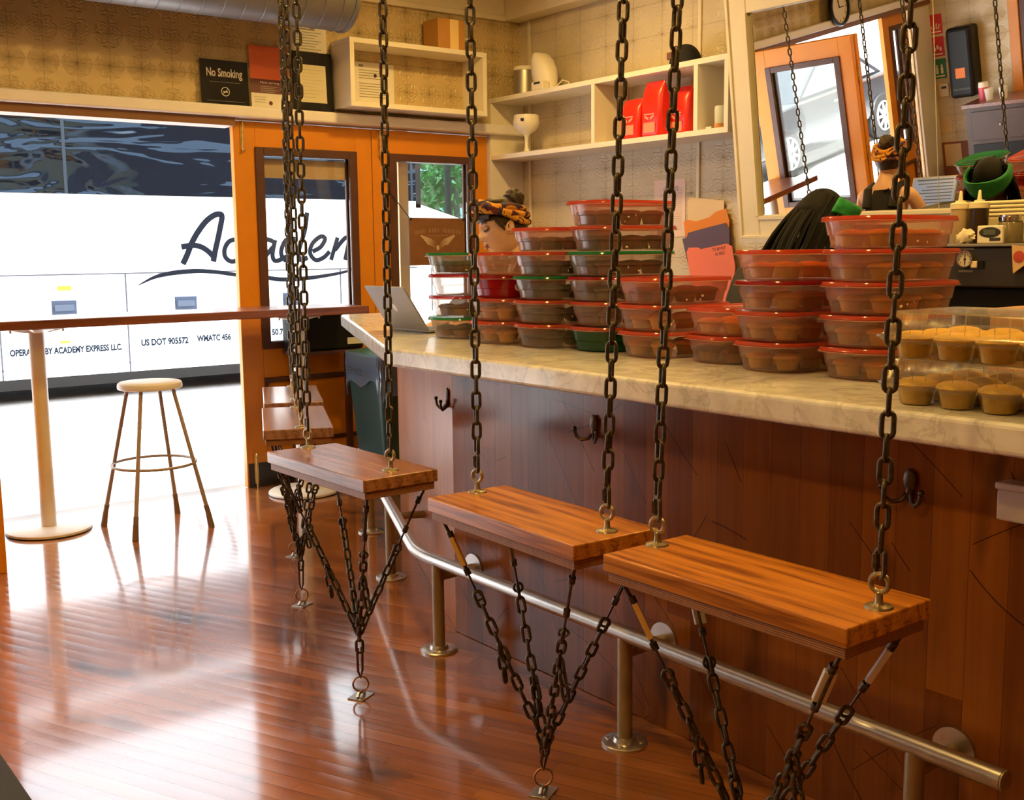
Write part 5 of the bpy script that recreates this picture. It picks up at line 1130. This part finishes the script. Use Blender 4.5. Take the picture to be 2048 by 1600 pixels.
ST = {'A1': [[4.201, 1.299], [4.252, 1.394], [4.304, 1.508], [4.377, 1.623], [4.47, 1.732], [4.561, 1.793], [4.623, 1.801], [4.639, 1.772], [4.621, 1.688], [4.583, 1.545], [4.55, 1.429], [4.524, 1.319]],
'A2': [[4.194, 1.47], [4.25, 1.48], [4.33, 1.485], [4.403, 1.469], [4.475, 1.423], [4.529, 1.365]],
'c': [[4.77, 1.545], [4.699, 1.519], [4.651, 1.441], [4.657, 1.363], [4.717, 1.317], [4.788, 1.335], [4.861, 1.4]],
'a1': [[5.192, 1.527], [5.05, 1.548], [4.932, 1.434], [4.939, 1.33], [5.052, 1.328], [5.189, 1.458]], 'a2': [[5.221, 1.537], [5.185, 1.379], [5.223, 1.315], [5.359, 1.367]],
'd1': [[5.466, 1.547], [5.349, 1.537], [5.285, 1.405], [5.34, 1.319], [5.449, 1.403]], 'd2': [[5.608, 1.83], [5.571, 1.632], [5.491, 1.413], [5.511, 1.322], [5.595, 1.348]],
'e': [[5.658, 1.412], [5.757, 1.46], [5.815, 1.546], [5.761, 1.573], [5.661, 1.498], [5.627, 1.396], [5.691, 1.319], [5.789, 1.345], [5.865, 1.41]],
'm1': [[5.88, 1.317], [5.97, 1.562]], 'm2': [[5.934, 1.426], [6.063, 1.557], [6.106, 1.523], [6.054, 1.314]], 'm3': [[6.076, 1.397], [6.202, 1.556], [6.251, 1.523], [6.194, 1.324], [6.277, 1.339]],
'y1': [[6.348, 1.545], [6.33, 1.378], [6.406, 1.321], [6.507, 1.421]], 'y2': [[6.563, 1.544], [6.467, 1.196], [6.35, 1.002], [6.248, 1.033]]}
WD = {'A1': .058, 'A2': .055, 'd2': .05}
for nm, ks in (('A', ('A1', 'A2')), ('c', ('c',)), ('a', ('a1', 'a2')), ('d', ('d1', 'd2')), ('e', ('e',)), ('m', ('m1', 'm2', 'm3')), ('y', ('y1', 'y2'))):
    q = MB()
    for k in ks: ribbon(q, [(x-2.5, z) for x, z in ST[k]], WD.get(k, .047), -.001-.001*ks.index(k))
    q.build('script_letter', NAVY, bus, smooth=False)
q = MB(); sw = [[3.733, 1.107], [3.883, 1.176], [4.013, 1.209], [4.145, 1.227], [4.344, 1.236], [4.547, 1.222], [4.767, 1.188], [5.078, 1.154], [5.291, 1.128], [5.557, 1.133], [5.862, 1.164], [6.095, 1.203], [6.372, 1.265]]
ribbon(q, [(x-2.5, z-.01) for x, z in sw], [.004, .03, .042, .048, .045, .04, .038, .045, .045, .045, .035, .025, .006], -.0025); q.build('swoosh', NAVY, bus, smooth=False)
for s, x0, x1, z, h in (('OPERATED BY ACADEMY EXPRESS LLC.', 2.507, 3.546, .468, .066), ('US DOT 905572', 3.736, 4.219, .492, .072), ('WMATC 456', 4.309, 4.678, .503, .07), ('FOR 50.7', 4.98, 5.277, .524, .07)):
    text_mesh('lettering', s, (x0-2.5, -.002, z), (x1-x0, 0, 0), (0, 0, h), GREYT, bus, bold=.045)
for x in (-2.3, 7.75):
    w = MB().lathe([(0, 0), (.36, 0), (.48, .04), (.5, .12), (.5, .26), (0, .26)], (x-2.5, .02 if x < 0 else -.02, .5), 32, (0, 1, 0)).build('wheel', mat('black_rubber', (.02, .02, .02), .7), bus)
bx(-3.3, 9.2, .12, .25, 'underbody', BLACK, .25, 2.2)
# manhole
t = thing('manhole_cover', 'round patterned manhole cover in the street outside the doorway', 'manhole cover', (3.34, 9.15, -.005))
def iron():
    m, nt, p = newmat('studded_iron'); tc = N(nt, 'ShaderNodeTexCoord'); v = N(nt, 'ShaderNodeTexVoronoi', i_Scale=17.0); L(nt, tc, 'Object', v, 'Vector')
    nt.links.new(ramp(nt, v.outputs['Distance'], [(.30, (.10, .10, .105)), (.42, (.5, .5, .5))]), p.inputs['Base Color']); p.inputs['Roughness'].default_value = .6; return m
MB().lathe([(0, 0), (.42, 0), (.42, .006), (0, .006)], (0, 0, 0), 40).build('plate', iron(), t)
MB().ring((0, 0, .004), (0, 0, 1), .425, .012, 48, 6).build('rim', mat('worn_iron', (.35, .35, .36), .6), t)
# trees behind the bus
def tree(label, x, y, h, rad, seed):
    t = thing('street_tree', label, 'tree', (x, y, 0), 0, 'street trees beyond the bus'); rg = random.Random(seed)
    MB().tube([(0, 0, -.02), (.05, 0, h*.4), (0, .1, h*.8)], [.16, .11, .05], 10).build('trunk', mat('grey_bark', (.12, .09, .06), .9), t)
    q = MB()
    for k in range(5200):
        d = Vector((rg.gauss(0, 1), rg.gauss(0, 1), rg.gauss(0, 1))).normalized(); rd = rad*(.55+.5*rg.random()); c = Vector((0, 0, h*.72))+Vector((d.x*rd, d.y*rd, d.z*rd*.85)); a = Vector((rg.gauss(0, 1), rg.gauss(0, 1), rg.gauss(0, 1))).normalized(); b = a.orthogonal().normalized(); s = .07+.05*rg.random()
        q.quad(c-a*s, c+b*s*.6, c+a*s, c-b*s*.6)
    q.build('foliage', mat('green_leaves', (.10, .26, .04), .6, var=.45, vscale=2), t, smooth=False)['kind'] = 'stuff'
tree('leafy green tree beyond the front of the bus, left of the two', 11.6, 17.0, 5.2, 1.9, 1); tree('leafy green tree beyond the front of the bus, right of the two', 16.2, 19.5, 5.6, 2.2, 2)
# red brick house and parked car beyond
t = thing('brick_house', 'brown brick house across the street behind the trees', 'house', (16, 26, 0)); MB().box((-6, 0, -.02), (8, 6, 3.4)).build('brick_wall', mat('brown_brick', (.22, .10, .06), .8, var=.2), t, smooth=False)
q = MB()
for k in range(6): q.box((-5+k*2.1, -.03, 1.2), (-4+k*2.1, 0, 2.6))
q.build('window_row', mat('pale_window', (.5, .55, .6), .2), t, smooth=False)
# dark saloon car seen through the far opening in the mirror
car = thing('parked_car', 'dark grey car parked outside, seen in the mirror', 'car', (-5.9, 10.4, 0)); CP = mat('dark_grey_car_paint', (.025, .032, .045), .2, .4, coat=.6); CGL = mat('car_glass', (.25, .33, .38), .08)
q = MB(); prof = [(-2.2, .35), (2.2, .35), (2.25, .75), (1.9, .93), (.9, .98), (-1.7, 1.0), (-2.2, .9)]; q.prism(prof, -.85, .85, lambda x, y, z: (x, z, y)); q.build('car_body', CP, car, smooth=False, bevel=.06, seg=3)
q = MB(); q.rings([[Vector((x, s*yy, z)) for x, yy, z in ((.95, .78, .97), (.15, .66, 1.42), (-1.0, .66, 1.43), (-1.65, .78, .99))] for s in (-1, 1)]); q.build('cabin', CP, car, smooth=False, bevel=.03)
for s in (-1, 1):
    q = MB(); q.rings([[Vector((x, s*(yy+.012), z)) for x, yy, z in ((.72, .765, 1.02), (.10, .68, 1.36), (-.9, .68, 1.37), (-1.4, .77, 1.03))], [Vector((x, s*(yy-.01), z)) for x, yy, z in ((.72, .765, 1.02), (.10, .68, 1.36), (-.9, .68, 1.37), (-1.4, .77, 1.03))]]); q.build('side_glass', CGL, car, smooth=False)
    for x in (-1.35, 1.4):
        w = MB().lathe([(0, 0), (.33, 0), (.345, .05), (.345, .17), (.33, .2), (0, .2)], (x, s*.88, .34), 32, (0, -s, 0)).build('tyre', MATS['black_rubber'], car)
        q = MB()
        for k in range(9):
            a = 2*PI*k/9; d = Vector((math.cos(a), 0, math.sin(a))); q.tube([Vector((x, s*.892, .34))+d*.03, Vector((x, s*.888, .34))+d*.215], [.03, .022], 6)
        q.ring((x, s*.888, .34), (0, 1, 0), .22, .014, 28, 6); q.build('alloy_rim', mat('alloy', (.75, .76, .78), .3, .6), w)
    MB().box((-.15, s*.855, .82), (.05, s*.885, .85)).build('door_handle', MATS['chrome'], car, smooth=False, bevel=.006)
    MB().box((.85, s*.855, .95), (-1.7, s*.87, .975)).build('chrome_strip', MATS['chrome'], car, smooth=False)
# ================================================================= FAR WALL THINGS SEEN IN THE MIRROR
t = thing('wall_clock', 'round black rimmed wall clock over the open door, seen in the mirror', 'clock', (-.33, FY-.088, 2.33))
MB().lathe([(0, 0), (.165, 0), (.168, .02), (.16, .035), (.142, .035), (.14, .012), (0, .012)], (0, 0, 0), 40, (0, -1, 0)).build('rim', BLACK, t)
MB().lathe([(0, 0), (.14, 0), (0, .0005)], (0, -.0125, 0), 36, (0, -1, 0)).build('dial', mat('cream_dial', (.74, .66, .50), .5), t)
q = MB(); q.tube([(0, -.016, 0), (-.07, -.016, .0)], .005, 6).tube([(0, -.017, 0), (.02, -.017, .095)], .004, 6)
for k in range(12): a = 2*PI*k/12; q.box((math.sin(a)*.12-.004, -.015, math.cos(a)*.12-.008), (math.sin(a)*.12+.004, -.013, math.cos(a)*.12+.008))
q.build('hands', INK, t, smooth=False)
LX = -2.199
def wsign(nm, lab, z0, z1, c, pic):
    t = thing('safety_sign', lab, 'sign', (LX, 6.10, z0), 0, 'pictogram signs on the left wall'); MB().box((0, -.075, 0), (.004, .07, z1-z0)).build('plate', c, t, smooth=False)
    q = MB(); h = z1-z0; q.box((.004, -.055, .018), (.0055, .05, .032)); pic(q, h); q.build('pictogram', mat('cream_pictogram', (.80, .68, .50), .5), t, smooth=False)
FRED = mat('fire_red', (.55, .018, .025), .45); FGR = mat('safety_green', (.02, .16, .06), .45)
wsign('a', 'upper red pictogram sign on the left wall, seen in the mirror', 1.81, 2.01, FRED, lambda q, h: [q.tube([(.0048, -.03+.02*k, .05), (.0048, -.045+.03*k, .11-.012*abs(k-1))], .007, 6) for k in range(4)])
wsign('b', 'lower red pictogram sign on the left wall, seen in the mirror', 1.585, 1.785, FRED, lambda q, h: [q.ball((.0048, -.035+.03*k, .075+.02*(k % 2)), (.001, .014, .022), 10, 8) for k in range(3)])
wsign('c', 'green pictogram sign on the left wall, seen in the mirror', 1.36, 1.56, FGR, lambda q, h: [(q.ball((.0048, y, .13), (.001, .011, .012), 10, 8), q.box((.004, y-.013, .05), (.0055, y+.013, .115))) for y in (-.03, .022)])
t = thing('thermostat', 'small cream thermostat under the pictogram signs', 'thermostat', (LX, 6.06, 1.17)); MB().box((0, -.05, 0), (.025, .05, .14)).build('case', mat('cream_case_plastic', (.70, .58, .38), .45), t, smooth=False, bevel=.01); MB().box((.025, -.028, .085), (.0265, .025, .108)).build('screen', INK, t, smooth=False)
t = thing('towel_dispenser', 'tall black dispenser on the left wall, seen in the mirror', 'dispenser', (LX, 5.78, 1.16)); MB().box((0, -.13, 0), (.22, .13, .70)).build('case', BLACK, t, smooth=False, bevel=.04, seg=3); MB().box((.205, -.09, .08), (.223, .09, .10)).build('slot', mat('dark_grey_slot', (.05, .05, .05), .5), t, smooth=False); MB().box((.2205, -.05, .2), (.2235, .05, .3)).build('orange_sticker', mat('sticker_orange', (.85, .22, .02), .5), t, smooth=False)
t = thing('wall_note', 'upper tan paper note low on the left wall', 'note', (LX, 6.08, .80)); MB().box((0, -.06, 0), (.002, .06, .135)).build('sheet', mat('tan_note', (.64, .46, .22), .7), t, smooth=False)
t = thing('notice_board', 'brown board with a tan paper on the left wall', 'notice board', (LX, 6.02, .25)); MB().box((0, -.17, 0), (.012, .15, .44)).build('board', mat('brown_board', (.22, .065, .02), .6), t, smooth=False); MB().box((.012, -.08, .19), (.014, .10, .42)).build('sheet', MATS['tan_note'], t, smooth=False)
t = thing('side_cabinet', 'dark wooden cabinet with drawers along the left wall', 'cabinet', (-1.9, 4.6, 0))
MB().box((-.29, -.95, .02), (.28, 1.0, 1.10)).build('carcass', mat('dark_cabinet_wood', (.055, .022, .012), .4, var=.2), t, smooth=False); MB().box((-.295, -.97, 1.10), (.31, 1.02, 1.14)).build('cabinet_top', TABLETOP, t, smooth=False, bevel=.004)
for k in range(3):
    y = -.90+.63*k; d = MB().box((.28, y, .78), (.296, y+.58, 1.06)).build('drawer', MATS['dark_cabinet_wood'], t, smooth=False, bevel=.004); MB().ball((.305, y+.29, .92), .014, 12, 8).build('knob', MATS['chrome'], d)
    d = MB().box((.28, y, .06), (.296, y+.58, .74)).build('cabinet_door', BLACK, t, smooth=False, bevel=.004); MB().ball((.305, y+.5, .6), .014, 12, 8).build('knob', MATS['chrome'], d)
for k, (y, lab) in enumerate(((5.42, 'left'), (5.28, 'right'))):
    q = MB().lathe([(0, 0), (.032, 0), (.042, .11), (.038, .11), (0, .01)], (-1.78, y, 1.1405), 24); tag(q.build('paper_cup', PAPER), '%s paper cup on the dark cabinet, seen in the mirror' % lab, 'cup', 'paper cups on the dark cabinet')
t = thing('drink_jar', 'clear jar of pink drink on the dark cabinet', 'jar', (-1.85, 5.5, 1.1405)); MB().lathe([(0, 0), (.05, 0), (.05, .12), (0, .12)], (0, 0, 0), 24).build('drink', mat('pink_drink', (.65, .08, .12), .3), t); MB().lathe([(0, .12), (.05, .12), (.045, .17), (0, .17)], (0, 0, 0), 24).build('lid', WHITE, t)
